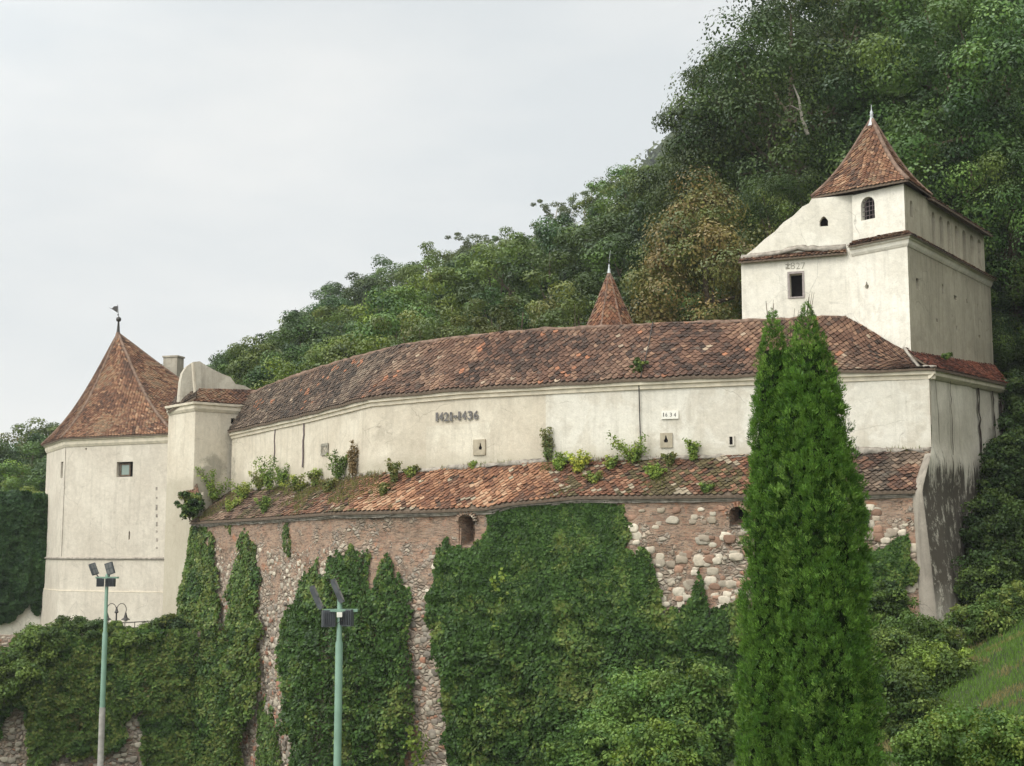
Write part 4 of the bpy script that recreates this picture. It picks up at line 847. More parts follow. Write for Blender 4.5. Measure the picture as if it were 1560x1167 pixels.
# right section cornice and tile skirt, running round the corner
co = [np.array([*Mx, zL]), np.array([*K, zL]), np.array([*Rr, zL + .1])]
sweep('cornice', co, [(-.05, .02), (.30, .02), (.27, -.12), (.16, -.18), (.13, -.36), (.04, -.5), (-.05, -.52)], M['plaster_tower'], gt)
def skirt(a, b, na, nb_, z):
    a, b = np.array(a), np.array(b); a0 = np.array([*(a + na * .40), z + .04]); b0 = np.array([*(b + nb_ * .40), z + .04]); a1 = np.array([*(a - na * .14), z + .40]); b1 = np.array([*(b - nb_ * .14), z + .40])
    return lambda u, v: (a0 + (b0 - a0) * np.asarray(u)[..., None]) * (1 - np.asarray(v)[..., None]) + (a1 + (b1 - a1) * np.asarray(u)[..., None]) * np.asarray(v)[..., None]
nf = np.array([-d_front[1], d_front[0]]) * -1; tf = unit(K - Mx); nf = np.array([tf[1], -tf[0]]); ns = np.array([d_side[1], -d_side[0]]); nk = unit(nf + ns) / unit(nf + ns).dot(nf)
for a, b, na, nb_, sd in ((Mx, K, nf, nk, 62), (K, Rr, nk, ns, 63)):
    f_ = skirt(a, b, na, nb_, zL); tiles('skirt_tiles', f_, gt, 'tower', seed=sd, w=.24, e=.15, palfn=lambda P, c, rg, ci: np.array(PAL['tower'])[ci] * .8); under('skirt_boards', f_, gt, M['wood'], 10, 1, thick=.05)
# upper storey walls, set back a little
K2 = K - nk * .14; M2 = Mx - nf * .14; R2 = Rr - ns * .14 - d_side * .5; zU = at(0, 278, 74.2)[2]
bw = arch(M2, K2, 1311, 302, 1333, 332)
panel('wall', M2, K2, rc(M2, K2, zL + .1, zU), [bw], M['plaster_tower'], gt, depth=.35)
(u0, z1), (u1, z0) = on_plane(M2, K2, 1311, 302), on_plane(M2, K2, 1333, 332); mb = MB()
for k in (1, 2, 3): u = u0 + (u1 - u0) * k / 4; mb.tube([onp(M2, K2, u, z0, -.16), onp(M2, K2, u, z1 - (.12 if k != 2 else 0), -.16)], .018, 5)
for k in (1, 2, 3, 4): z = z0 + (z1 - z0) * k / 5; mb.tube([onp(M2, K2, u0, z, -.16), onp(M2, K2, u1, z, -.16)], .018, 5)
mb.build('window_bars', M['rust_iron'], gt)
Lq = K2 + d_side * 4.0
hl = arch(K2, Lq, 1386, 304, 1391, 332)
panel('wall', K2, Lq, rc(K2, Lq, zL + .1, zU), [hl], M['plaster_painted_shade'], gt, depth=.25)
# machicolation gallery: seven arched bays between piers
gz = zU - .15; gA, gB = Lq, R2; LG = ln(gA, gB); bays = []
for k in range(7):
    (ua, za), (ub, zb2) = on_plane(gA, gB, 1419.5 + k * 11.6, 333 + k * 5.2), on_plane(gA, gB, 1426.0 + k * 11.5, 378)
    za = gz - .45; r = (ub - ua) / 2; bays.append([(ua, zL + .45), (ub, zL + .45)] + [(ua + r + r * math.cos(t), za - .3 + .3 * math.sin(t)) for t in np.linspace(0, math.pi, 7)])
panel('gallery_wall', gA, gB, rc(gA, gB, zL + .1, gz), bays, M['plaster_painted_shade'], gt, depth=.75, back=False)
for h in bays: mesh('bay_back', [onp(gA, gB, u, z, -.74) for u, z in h], [tuple(range(len(h)))], M['plaster_painted_shade'], gt)
R3 = R2 + d_front * 4; panel('wall', R2, R3, rc(R2, R3, zL, gz), [], M['plaster_painted_shade'], gt); panel('wall', R3, M2 + d_side * 3, rc(R3, M2 + d_side * 3, zL, gz), [], M['plaster_painted_shade'], gt)
# gallery roof: low shed
ga = np.array([*(Lq + ns * .45 - d_side * .3), gz + .02]); gb = np.array([*(R2 + ns * .45 + d_side * .4), gz + .02]); gc = np.array([*(Lq - ns * 2.2 - d_side * .3), gz + 1.1]); gd = np.array([*(R2 - ns * 2.2 + d_side * .4), gz + 1.1])
fg = lambda u, v: (ga + (gb - ga) * np.asarray(u)[..., None]) * (1 - np.asarray(v)[..., None]) + (gc + (gd - gc) * np.asarray(u)[..., None]) * np.asarray(v)[..., None]
tiles('gallery_roof', fg, gt, 'brown', seed=66); under('gallery_roof_boards', fg, gt, M['wood'], 8, 2)
# pointed roof
F1 = np.array([*(K2 + nk * .42), at(0, 274.5, 73.8)[2]]); F0 = at(1236, 300.5, 78.7); FR = at(1420, 299, 77.6); FB = np.array([19.6, 82.4, F1[2]]); GAP = at(1328, 181, 77.9)
F1 = at(1383.5, 273.5, 73.75)
cor = [F0, F1, FR, FB]
def pal_g(P, c, rg, ci): 
    o = np.array(PAL['tower'])[ci]; n = vnoise(P, 1.1, 13, 2); k = n > .55; o[k] = np.array(PAL['orange'])[ci][k] * .8; return o
for i in range(4):
    f_ = pyr(cor[i], cor[(i + 1) % 4], GAP, .105); under('roof_boards', f_, gt, M['wood'], 6, 10, off=-.04, thick=.06)
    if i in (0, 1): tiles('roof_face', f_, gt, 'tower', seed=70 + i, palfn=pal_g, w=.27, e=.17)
    mb = MB(); mb.tube([f_(np.array([0.0]), np.array([k]))[0] + np.array([0, 0, .03]) for k in np.linspace(0, 1, 16)], [.12] * 14 + [.11, .1], 6); mb.build('hip_cap', M['hip'], gt, smooth=True)
mb = MB(); mb.lathe(GAP, [(.28, -.45), (.14, -.05), (.08, .15), (.13, .22), (.07, .30), (.11, .38), (.05, .46), (.03, .55), (.01, .85)], 10); mb.build('finial', M['zinc'], gt, smooth=True)
# street pipe bend behind the tower
# ================================================================== TERRAIN (one sheet)
# hillside: foot line and crest line, each given by bearing (tan) -> distance, height
HB = np.array([[-.60, 150, -6], [-.372, 135, -4], [-.21, 128, 1], [-.06, 108, 3], [.057, 97, 4], [.11, 94, 5], [.20, 92, 7], [.37, 88, 8], [.6, 84, 10], [1.2, 80, 14]])
HC = np.array([[-.60, 380, 2], [-.372, 360, 6], [-.30, 350, 18], [-.2143, 330, 30], [-.155, 315, 40], [-.10, 300, 48.5], [-.06, 285, 45], [.014, 260, 47], [.057, 245, 48.5], [.11, 225, 53], [.20, 200, 74], [.37, 180, 84], [.6, 170, 90], [1.2, 160, 100]])
def hill(x, y):
    y_ = np.maximum(y, 1.0); b = x / y_
    d0, z0 = np.interp(b, HB[:, 0], HB[:, 1]), np.interp(b, HB[:, 0], HB[:, 2]); d1, z1 = np.interp(b, HC[:, 0], HC[:, 1]), np.interp(b, HC[:, 0], HC[:, 2])
    t = (y - d0) / (d1 - d0); zt = np.clip(t, 0, 1); z = z0 + (z1 - z0) * (zt ** .92)
    z = np.where(t > 1, z1 - (y - d1) * .25, z); z = np.where(t < 0, z0 + (y - d0) * 1.3, z); return z
LWx, LWy = [-60, -44, -22], [88, 92, 98.5]
def ground(x, y):
    x = np.asarray(x, float); y = np.asarray(y, float)
    low = np.interp(y, [-30, 4, 7, 18, 38, 62, 85, 200], [-1.62, -1.62, -3.0, -6.2, -7.2, -13, -16.2, -16.2])
    plane = -7.9 + .507 * x - .115 * y
    plane = plane + np.clip(x - 23, 0, 60) * .25
    z = np.maximum(low, np.where(y > 12, plane, low))
    ter = np.interp(x, [-60, -41, -36.5, -30], [-9.5, -8.6, -6.1, -5.9]); line = np.interp(x, LWx, LWy)
    z = np.where((y > line + .8) & (x < -21) & (z < ter), ter, z)
    h = hill(x, y); z = np.maximum(z, h)
    P = np.stack([x, y, y * 0], -1); z = z + (vnoise(P, .18, 3, 3) - .5) * np.where(y > 12, .9, .1)
    return z
def axis(segs):
    o = []
    for a, b, s in segs: o += list(np.arange(a, b, s))
    return np.array(o + [segs[-1][1]])
gx_ = axis([(-2500, -400, 150), (-400, -120, 14), (-120, -48, 4), (-48, 48, 1.0), (48, 120, 3), (120, 400, 14), (400, 2500, 150)]); gy_ = axis([(-300, -20, 20), (-20, 20, 2), (20, 130, 1.0), (130, 400, 5), (400, 3000, 130)])
GX, GY = np.meshgrid(gx_, gy_, indexing='ij'); GZ = ground(GX, GY)
GZ = np.where(GY > 600, np.minimum(GZ, -20), GZ); GZ = np.maximum(GZ, -40)
nx, ny = GX.shape; idx = np.arange(nx * ny).reshape(nx, ny)
FQ = np.stack([idx[:-1, :-1], idx[1:, :-1], idx[1:, 1:], idx[:-1, 1:]], -1).reshape(-1, 4)
tag(mesh('ground', np.stack([GX, GY, GZ], -1).reshape(-1, 3), FQ, M['soil'], smooth=True), kind='structure')

# ================================================================== FOLIAGE
def leaf_arrays(P, Nn, size, asp=.62, rg=None, fold=.25):
    """diamond leaves with a slight fold; P centres, Nn normals, size per leaf"""
    N = len(P); r = unit(rg.normal(size=(N, 3))); a = unit(np.cross(Nn, r)); b = np.cross(Nn, a); s = size[:, None]
    V = np.stack([P - a * s * .5, P + b * s * .5 * asp - Nn * s * fold * .3, P + a * s * .5, P - b * s * .5 * asp - Nn * s * fold * .3], 1)
    return V.reshape(-1, 3), np.arange(N * 4).reshape(N, 4)
def clumps(centers, radii, per, size, rg, squash=.75, up=.35, cols=None, cj=.22, lj=.22, inner=.62, jit=.42):
    """leafy clumps: leaves on the upper and outer side of each centre"""
    n = len(centers); k = np.repeat(np.arange(n), per); N = len(k); d = unit(rg.normal(size=(N, 3)) + np.array([0, 0, up]))
    r = radii[k] * rg.uniform(inner, 1.08, N); P = centers[k] + d * r[:, None] * np.array([1, 1, squash]); Nn = unit(d + rg.normal(size=(N, 3)) * jit + np.array([0, 0, .25]))
    cols = np.array(cols); base = cols[rg.integers(0, len(cols), n)] * rg.uniform(1 - cj, 1 + cj, (n, 1)); c = base[k] * rg.uniform(1 - lj, 1 + lj, (N, 1))
    V, f = leaf_arrays(P, Nn, size * rg.uniform(.7, 1.3, N), rg=rg); return V, f, np.repeat(c, 4, 0)
G_DARK = [(0.0381, 0.066, 0.0202), (0.0515, 0.082, 0.0239), (0.0314, 0.055, 0.0193), (0.0672, 0.1, 0.0276)]
G_MID = [(0.0762, 0.12, 0.0294), (0.0986, 0.145, 0.035), (0.0605, 0.1, 0.0285), (0.121, 0.165, 0.0405)]
G_BRI = [(0.1176, 0.175, 0.0331), (0.1456, 0.2, 0.0368), (0.0963, 0.15, 0.0331), (0.1736, 0.22, 0.0478)]
G_OLV = [(.095, .110, .032), (.115, .120, .036), (.075, .095, .030), (.135, .125, .045)]
G_BRN = [(.085, .085, .030), (.110, .090, .036), (.065, .080, .028), (.125, .095, .045), (.05, .07, .024)]
def tree_meshes(seed, H, R, cols, nclump=50, per=185, leaf=.28, crown0=.22, shape='round', limb=7, bark='bark', airy=0.0):
    rg = np.random.default_rng(seed); ch = H * (1 - crown0); cz = H * crown0 + ch / 2
    d = unit(rg.normal(size=(nclump * 3, 3))); rad = rg.uniform(.30, 1, len(d)) ** .45
    P = d * rad[:, None] * np.array([R, R, ch / 2]); 
    zf = (P[:, 2] / (ch / 2)) * .5 + .5
    if shape == 'round': w = np.clip(1.15 - .35 * zf, .5, 1.1)
    elif shape == 'ovate': w = 1.12 - .72 * np.clip(zf, 0, 1) ** 1.6
    elif shape == 'cone': w = np.clip(1.25 - 1.05 * zf, .15, 1.2)
    else: w = np.clip(.8 + .5 * np.sin(zf * 3.1), .5, 1.3)
    P[:, :2] *= w[:, None]; P += np.array([0, 0, cz]); lob = vnoise(P, 2.2 / R, seed, 2); P[:, :2] *= (.72 + .62 * lob)[:, None]
    P = P[np.argsort(-lob)][:int(nclump * (1.6 if airy else 2))]; P = P[rg.permutation(len(P))][:nclump]
    rr = rg.uniform(.17, .33, len(P)) * R * (1 - airy * .3)
    V, f, c = clumps(P, rr, per, leaf, rg, cols=cols, squash=.68, lj=.13, jit=.28, cj=.28)
    m = MB(); tr = max(.14, H * .018); m.tube([(0, 0, -1.5), (0, 0, 0), (rg.normal() * .2, rg.normal() * .2, H * .35), (rg.normal() * .4, rg.normal() * .4, H * .62), (rg.normal() * .5, rg.normal() * .5, H * .86)], [tr * 1.5, tr * 1.15, tr * .85, tr * .5, tr * .15], 7)
    for i in rg.permutation(len(P))[:limb]:
        b = rg.uniform(.25, .6) * H; e = P[i]; mid = np.array([e[0] * .45, e[1] * .45, b + (e[2] - b) * .35]); m.tube([(0, 0, b), mid, e], [tr * .5, tr * .3, tr * .08], 5)
    cm = mesh('crown', V, f, M['leaf'], col=c); tm = m.build('trunk', M[bark]); cd, td = cm.data, tm.data; bpy.data.objects.remove(cm); bpy.data.objects.remove(tm); return cd, td, H
def conifer_meshes(seed, H, R, cols):
    rg = np.random.default_rng(seed); C, r_ = [], []
    m = MB(); m.tube([(0, 0, -1), (0, 0, H)], [.22, .03], 6); z = H * .12; k = 0
    while z < H * .98:
        L = R * (1 - (z / H)) ** .8 * rg.uniform(.75, 1.15) + .15
        for a in np.linspace(0, 2 * math.pi, 6)[:-1] + rg.uniform(0, 6):
            for t in np.linspace(.25, 1, max(2, int(L / .6))): C.append((L * t * math.cos(a), L * t * math.sin(a), z + .12 * L * t)); r_.append(.38 + .1 * L)
            m.tube([(0, 0, z), (L * math.cos(a), L * math.sin(a), z + .12 * L)], [.05, .01], 4)
        z += H * .075; k += 1
    V, f, c = clumps(np.array(C), np.array(r_), 40, .24, rg, squash=.45, cols=cols); cm = mesh('crown', V, f, M['leaf'], col=c); tm = m.build('trunk', M['bark']); cd, td = cm.data, tm.data; bpy.data.objects.remove(cm); bpy.data.objects.remove(tm); return cd, td, H
def plant_tree(kind, meshes, x, y, z, h, rot, label, cat='tree', group=None, wide=1.0, lean=0):
    cd, td, H = meshes; o = empty(kind, (x, y, z), label, cat, group); o.rotation_euler = (lean, 0, rot); s = h / H; o.scale = (s * wide, s * wide, s)
    for n, d in (('trunk', td), ('crown', cd)):
        c = bpy.data.objects.new(n, d); COL.objects.link(c); c.parent = o
    return o
TV = {'dark': [tree_meshes(101, 14, 4.6, G_DARK), tree_meshes(102, 14, 4.2, G_DARK + G_MID[:1], nclump=80), tree_meshes(103, 14, 5.0, G_DARK)],
      'mid': [tree_meshes(111, 14, 4.8, G_MID), tree_meshes(112, 14, 4.3, G_MID), tree_meshes(113, 14, 4.7, G_MID + G_DARK[:1])],
      'bright': [tree_meshes(121, 14, 4.6, G_BRI + G_MID[:1]), tree_meshes(122, 14, 4.2, G_BRI)],
      'olive': [tree_meshes(131, 14, 4.8, G_OLV), tree_meshes(132, 14, 4.4, G_OLV)],
      'airy': [tree_meshes(141, 15, 3.6, [(.10, .13, .06), (.13, .16, .08)], nclump=95, per=60, leaf=.28, shape='tall', airy=1, bark='bark_pale', limb=16)],
      'pine': [conifer_meshes(151, 14, 3.6, [(.022, .045, .026), (.030, .055, .030)])]}
ADJ = {'dark': 'dark green', 'mid': 'mid green', 'bright': 'light yellowish green', 'olive': 'olive green', 'airy': 'thin greyish', 'pine': 'dark conical'}
rt = random.Random(5)
def inhill(b, t):
    d0 = np.interp(b, HB[:, 0], HB[:, 1]); d1 = np.interp(b, HC[:, 0], HC[:, 1]); y = d0 + (d1 - d0) * t; return b * y, y
REG = [(-.45, -.30, 'on the low wooded rise behind the corner tower'), (-.30, -.17, 'on the slope just above the broken gable'), (-.17, -.09, 'on the slope above the left half of the roof'), (-.09, 0, 'on the slope above the middle of the roof'), (0, .075, 'on the slope near the red spire'), (.075, .20, 'on the slope between spire and gatehouse'), (.20, .50, 'on the steep slope behind the gatehouse')]
placed = []; count = 0
def try_tree(kind, x, y, h, sep, label=None, name='hill_tree', group='trees of the wooded hillside', wide=None, zoff=0):
    for (a, b, s) in placed:
        if (a - x) ** 2 + (b - y) ** 2 < (min(sep, s)) ** 2: return None
    placed.append((x, y, sep)); v = rt.choice(TV[kind]); z = float(ground(x, y)) - .3 + zoff
    b = x / y; lab = label or (ADJ[kind] + ' tree ' + next((r[2] for r in REG if r[0] <= b < r[1]), 'on the wooded hillside'))
    return plant_tree(name, v, x, y, z, h, rt.uniform(0, 6.28), lab, group=group, wide=wide or rt.uniform(.9, 1.15))
# individual trees that stand out
def special(kind, px, ytop, Y, h, label, name, wide=1, v=0):
    p = at(px, ytop, Y); placed.append((p[0], Y, 4)); return plant_tree(name, TV[kind][v] if isinstance(kind, str) else kind, p[0], Y, p[2] - h, h, rt.uniform(0, 6.28), label, group=None, wide=wide)
special('pine', 504, 446, 250, 15, 'dark ragged pine poking above the tree line, right of the narrow conifer', 'pine_tree', 1.0)
special('pine', 450, 468, 262, 15, 'narrow dark conifer on the tree line, left of the ragged pine', 'conifer_tree', .7)
special('airy', 604, 402, 245, 17, 'slim grey-green tree with a pointed top on the tree line above the long roof', 'birch_tree', .9)
special('airy', 845, 292, 200, 14, 'airy pale tree standing clear of the skyline left of the big dark wood', 'hill_tree', 1.0)
special('airy', 895, 276, 205, 13, 'airy grey-green tree on the skyline, just right of the palest one', 'hill_tree', 1.0)
special('airy', 722, 342, 225, 15, 'open twiggy tree on the skyline above the words of the long wall', 'hill_tree', 1.2)
special('airy', 770, 352, 220, 12, 'small open tree on the skyline right of the twiggy one', 'hill_tree', 1.0)
# the big brownish chestnut by the gatehouse
CHN = tree_meshes(201, 19, 6.2, [(.135, .125, .040), (.165, .135, .048), (.115, .120, .038), (.175, .125, .055), (.085, .100, .032)], nclump=215, per=250, leaf=.23, crown0=.02, shape='ovate', limb=6)
special(CHN, 1082, 262, 93, 20, 'big browning chestnut tree between the spire and the gatehouse tower', 'chestnut_tree', .92)
BIGD = tree_meshes(202, 24, 8.0, G_DARK, nclump=135, per=340, leaf=.26, crown0=.12, shape='round', limb=22)
BIGM = tree_meshes(203, 24, 7.6, G_DARK + G_MID, nclump=135, per=340, leaf=.26, crown0=.08, shape='tall', limb=14)
BIGG = tree_meshes(204, 22, 6.8, G_MID + G_DARK + [(.075, .125, .03)], nclump=135, per=340, leaf=.25, crown0=.02, shape='tall', limb=10)
special(BIGD, 1205, -40, 108, 27, 'huge dark tree towering over the gatehouse roof against the sky', 'broadleaf_tree', .95)
special(BIGD, 1095, 118, 112, 24, 'broad dark tree on the skyline, left of the huge one', 'broadleaf_tree', .80)
special(BIGM, 1300, -90, 118, 28, 'tall dark tree behind the pointed roof of the gatehouse', 'broadleaf_tree', .95)
special(BIGG, 1430, -60, 101, 27, 'tall mid green tree right behind the gatehouse tower', 'broadleaf_tree', .95)
special(BIGG, 1525, -20, 96, 26, 'bright green leafy tree at the upper right edge', 'broadleaf_tree', .95)
special(BIGM, 1560, 150, 93, 21, 'dark leafy tree beside the far end of the machicolated gallery', 'broadleaf_tree', .85)
special(BIGM, 1190, 250, 100, 17, 'dark spreading tree just left of the gatehouse parapet', 'broadleaf_tree', .8)
special(BIGG, 1250, 205, 112, 17, 'small green tree filling the gap beside the gatehouse roof', 'broadleaf_tree', .7)
special(BIGM, 1590, 380, 90, 15, 'dark bushy tree at the right edge beyond the side wall', 'broadleaf_tree', .8)
special(BIGG, 1470, 130, 94, 20, 'green tree whose branches hang over the gallery roof', 'broadleaf_tree', .75)
# dead pale trunk seen among the dark trees
mb = MB(); p0 = at(1231, 205, 104); mb.tube([at(1231, 205, 101), at(1222, 180, 101), at(1217, 150, 101), at(1208, 128, 101)], [.16, .13, .09, .04], 5); mb.tube([at(1219, 168, 101), at(1204, 160, 101), at(1196, 163, 101)], [.06, .04, .02], 4)
tag(mb.build('dead_branch', M['bark_pale']), 'bare pale dead branch among the dark trees left of the gatehouse roof', 'branch')
# front rows behind the long roof
for px, yt, Y, h, k in [(400, 512, 150, 14, 'mid'), (365, 528, 165, 13, 'dark'), (350, 560, 150, 10, 'mid'), (430, 520, 140, 13, 'dark'), (480, 520, 128, 14, 'bright'), (528, 506, 124, 14, 'bright'), (575, 488, 118, 14, 'mid'), (620, 478, 112, 13, 'bright'), (655, 470, 108, 12, 'olive'), (700, 462, 106, 11, 'olive'), (745, 455, 104, 11, 'olive'), (795, 446, 102, 11, 'olive'), (845, 455, 99, 10, 'olive'), (880, 430, 97, 12, 'olive'), (975, 418, 98, 12, 'dark'), (945, 360, 120, 14, 'dark')]:
    p = at(px, yt, Y); placed.append((p[0], Y, 3.2)); b = p[0] / Y; v = rt.choice(TV[k])
    plant_tree('hill_tree', v, p[0], Y, p[2] - h, h, rt.uniform(0, 6.28), 'rounded ' + ADJ[k].replace('yellowish ', '') + ' tree ' + next((r[2] for r in REG if r[0] <= b < r[1]), 'on the hillside'), group='trees along the back of the long roof', wide=1.05)
for px, yt, Y, h, k, wd, lb in [(655, 372, 215, 17, 'mid', 1.1, 'full rounded tree on the skyline left of the twiggy one'), (560, 440, 230, 14, 'dark', 1.0, 'dark rounded tree on the skyline left of the slim grey-green one'), (700, 400, 180, 15, 'dark', 1.2, 'broad dark crown on the slope above the raised date'), (800, 395, 165, 16, 'bright', 1.15, 'bright rounded crown on the slope left of the spire'), (905, 350, 160, 16, 'dark', 1.25, 'dense dark crown high above the spire'), (985, 285, 150, 16, 'mid', 1.2, 'fresh green crown between spire and chestnut'), (950, 268, 185, 16, 'bright', 1.2, 'light green crown high on the slope near the skyline'), (1010, 240, 175, 15, 'mid', 1.1, 'light crown on the skyline next to the dark wood'), (760, 440, 130, 12, 'dark', 1.1, 'dark crown behind the olive trees above the roof'), (520, 480, 170, 13, 'mid', 1.1, 'mid green crown below the ragged pine')]:
    special(k, px, yt, Y, h, lb, 'hill_tree', wd, 0)
# wooded slope
n_try = 0
while n_try < 5200 and count < 255:
    n_try += 1; b = rt.uniform(-.415, .43); t = rt.random() ** 1.25 * 1.02
    if b > .11 and t > .75: continue
    x, y = inhill(b, t)
    if x > 8 and y < 96: continue
    if b < -.30 and b > -.41 and False: continue
    nz = float(vnoise(np.array([x, y, 0.0]), .035, 21, 2)); r = rt.random()
    kind = 'mid' if nz > .5 else 'dark'
    if r > .86: kind = 'bright'
    elif r < .10: kind = 'olive' if t < .3 else 'dark'
    if b > .1: kind = 'dark' if r < .6 else 'mid'
    h = rt.uniform(10.5, 18) if t > .1 else rt.uniform(8, 12)
    sep = 5.2 + 3.0 * t
    if try_tree(kind, x, y, h, sep): count += 1
for i, (x, y) in enumerate([(44, 77), (48, 86), (50, 76), (42, 84), (39, 79), (46, 92), (54, 82)]):  # wood continued out of view, added to shade the end wall
    plant_tree('hill_tree', TV['dark' if i % 2 else 'mid'][i % 2], x, y, float(ground(x, y)) - .3, 15 + i % 3, i * 1.3, ADJ['dark' if i % 2 else 'mid'] + ' tree added out of view on the steep bank to shade the end wall', group='unseen trees added to shade the end wall', wide=1.25)
print('trees', count)
# far hazy ridge seen in the gap, left of the dark wood
V = []; f = []; R_ = [( -.06, 900, 60), (.02, 900, 140), (.06, 880, 200), (.10, 860, 250), (.13, 850, 275), (.3, 850, 280)]
for b, y, z in R_: V += [(b * y, y, z), (b * y, y, -60), (b * y * 1.1, y + 250, -60)]
n = len(R_)
tag(mesh('far_hill', V, [(3 * i, 3 * i + 1, 3 * i + 4, 3 * i + 3) for i in range(n - 1)] + [(3 * i + 2, 3 * i, 3 * i + 3, 3 * i + 5) for i in range(n - 1)], M['soil']), kind='structure')
rg = np.random.default_rng(8); N = 900; b = rg.uniform(-.05, .22, N); yy = np.interp(b, [r[0] for r in R_], [r[1] for r in R_]) - rg.random(N) * 4; zc = np.interp(b, [r[0] for r in R_], [r[2] for r in R_]) * rg.uniform(.6, 1.0, N) ; C = np.stack([b * yy, yy - 3, zc], -1)
Vc, fc, cc = clumps(C, rg.uniform(4, 8, N), 30, 3.2, rg, cols=G_MID, up=.6); tag(mesh('far_wood', Vc, fc, M['leaf'], col=cc), 'distant misty wood on the far ridge seen beside the big dark trees', 'wood', kind='stuff')

# ------------------------------------------------------------------ IVY
def ivy(name, surf, uvrange, poly, n, label, cat='climbing ivy', cols=G_DARK, size=.26, bulge=lambda z: .25, seed=0, edge=11, holes=.0, nfun=None, zr=(-13.5, 6), up=.35, lump=.5, parent=None):
    """leaves spread over a real wall surface inside an outline with a ragged edge"""
    rg = np.random.default_rng(seed); u = rg.uniform(uvrange[0], uvrange[1], n); z = rg.uniform(zr[0], zr[1], n); P, Nn = surf(u, z); px, py = proj(P)
    q = np.stack([px, py, px * 0], -1); dx = (vnoise(P, .9, seed + 1, 4) - .5) * edge * 5.5; dy = (vnoise(P * np.array([1.6, 1.6, .5]), .9, seed + 2, 4) - .5) * edge * 8
    ok = inpoly(px + dx, py + dy, poly)
    if holes: ok &= vnoise(P, .9, seed + 5, 3) > holes
    u, z, P, Nn, = u[ok], z[ok], P[ok], Nn[ok]; N = len(P)
    l1 = vnoise(P, .55, seed + 6, 2); l2 = vnoise(P, 1.7, seed + 7, 2); cell = np.abs(vnoise(P, 1.2, seed + 9, 1) - .5) * 2
    wi = np.mean([inpoly(px + dx + ox_, py + dy + oy_, poly) for ox_, oy_ in ((-11, 0), (11, 0), (0, -11), (8, -8), (-8, -8), (-16, -4), (16, -4), (0, -18))], 0)[ok] if False else None
    pxk, pyk = px[ok] + dx[ok], py[ok] + dy[ok]; wi = np.mean([inpoly(pxk + ox_, pyk + oy_, poly) for ox_, oy_ in ((-9, 0), (9, 0), (0, -9), (7, -7), (-7, -7), (-16, -4), (16, -4), (0, -18))], 0)
    kp = rg.random(N) < .35 + .65 * wi; u, z, P, Nn, wi = u[kp], z[kp], P[kp], Nn[kp], wi[kp]; N = len(P); l1, l2, cell = l1[kp], l2[kp], cell[kp]
    d = (.25 + .75 * wi) * bulge(z) * (.25 + lump * (l1 * 1.0 + (1 - cell) * .7 + l2 * .4)); d = d * rg.uniform(.55, 1.0, N)
    e = .25; Pd = P + Nn * d[:, None]
    tg = np.stack([-Nn[:, 1], Nn[:, 0], Nn[:, 2] * 0], -1); df = lambda Q: vnoise(Q, .55, seed + 6, 2) + (1 - np.abs(vnoise(Q, 1.2, seed + 9, 1) - .5) * 2) * .7 + vnoise(Q, 1.7, seed + 7, 2) * .4
    f0 = df(P); gt_ = (df(P + tg * .18) - f0) / .18; gz2 = (df(P + np.array([0, 0, .18])) - f0) / .18; kk_ = bulge(z) * 1.3
    Nn = Nn - tg * (gt_ * kk_)[:, None] - np.array([0, 0, 1.0]) * (gz2 * kk_)[:, None]; Nn = unit(Nn)
    nn = unit(Nn * 1.1 + np.array([0, 0, up]) + rg.normal(size=(N, 3)) * .42)
    cols = np.array(cols); k = (vnoise(P, .8, seed + 11, 3) * len(cols) * 1.3 - .15 * len(cols) + rg.normal(0, .5, N)).astype(int).clip(0, len(cols) - 1)
    c = cols[k] * rg.uniform(.65, 1.35, (N, 1)) * (.7 + .6 * l2[:, None])
    V, f = leaf_arrays(Pd, nn, size * rg.uniform(.65, 1.3, N), asp=.85, rg=rg); return tag(mesh(name, V, f, M['ivy'], parent, col=np.repeat(c, 4, 0)), label, cat, kind='stuff')
def sw_surf(u, z): P = sw_pt(u, z, .0); n = PW.normal(u, .006); return P, np.concatenate([n, np.zeros((len(n), 1))], 1)
G_IVY = [(.028, .056, .016), (.052, .096, .024), (.040, .076, .020), (.088, .136, .034), (.135, .165, .044)]
G_IVL = [(.068, .115, .028), (.092, .140, .034), (.055, .095, .024), (.14, .17, .042)]
bz = lambda z: np.interp(z, [-13, -6, -2, 2, 4], [1.5, 1.1, .45, .22, .15])
ivy('wall_ivy', sw_surf, (.40, 1), [(745, 778), (756, 768), (800, 762), (870, 756), (930, 760), (955, 795), (962, 835), (1000, 862), (1014, 880), (1018, 910), (1040, 945), (1052, 905), (1064, 880), (1078, 930), (1100, 915), (1140, 915), (1140, 1180), (690, 1180), (682, 1060), (662, 990), (648, 905), (662, 880), (664, 832), (680, 826), (704, 836), (726, 826), (745, 800)], 260000, 'largest dark ivy mantle, spreading over the middle of the stone wall under the gun ports', cols=G_IVY, bulge=bz, seed=11, zr=(-15.8, 3.2), size=.22, edge=6)
ivy('wall_ivy', sw_surf, (.18, .85), [(462, 880), (470, 858), (482, 850), (486, 875), (500, 870), (505, 845), (520, 838), (556, 842), (560, 880), (572, 905), (580, 905), (576, 850), (586, 846), (604, 885), (622, 895), (634, 930), (626, 985), (640, 1040), (640, 1090), (620, 1180), (462, 1180), (440, 1060), (442, 960), (452, 915)], 165000, 'thick dark ivy column behind the nearer green light pole', cols=G_IVY, bulge=bz, seed=12, zr=(-15.8, 1.0), size=.22, edge=6)
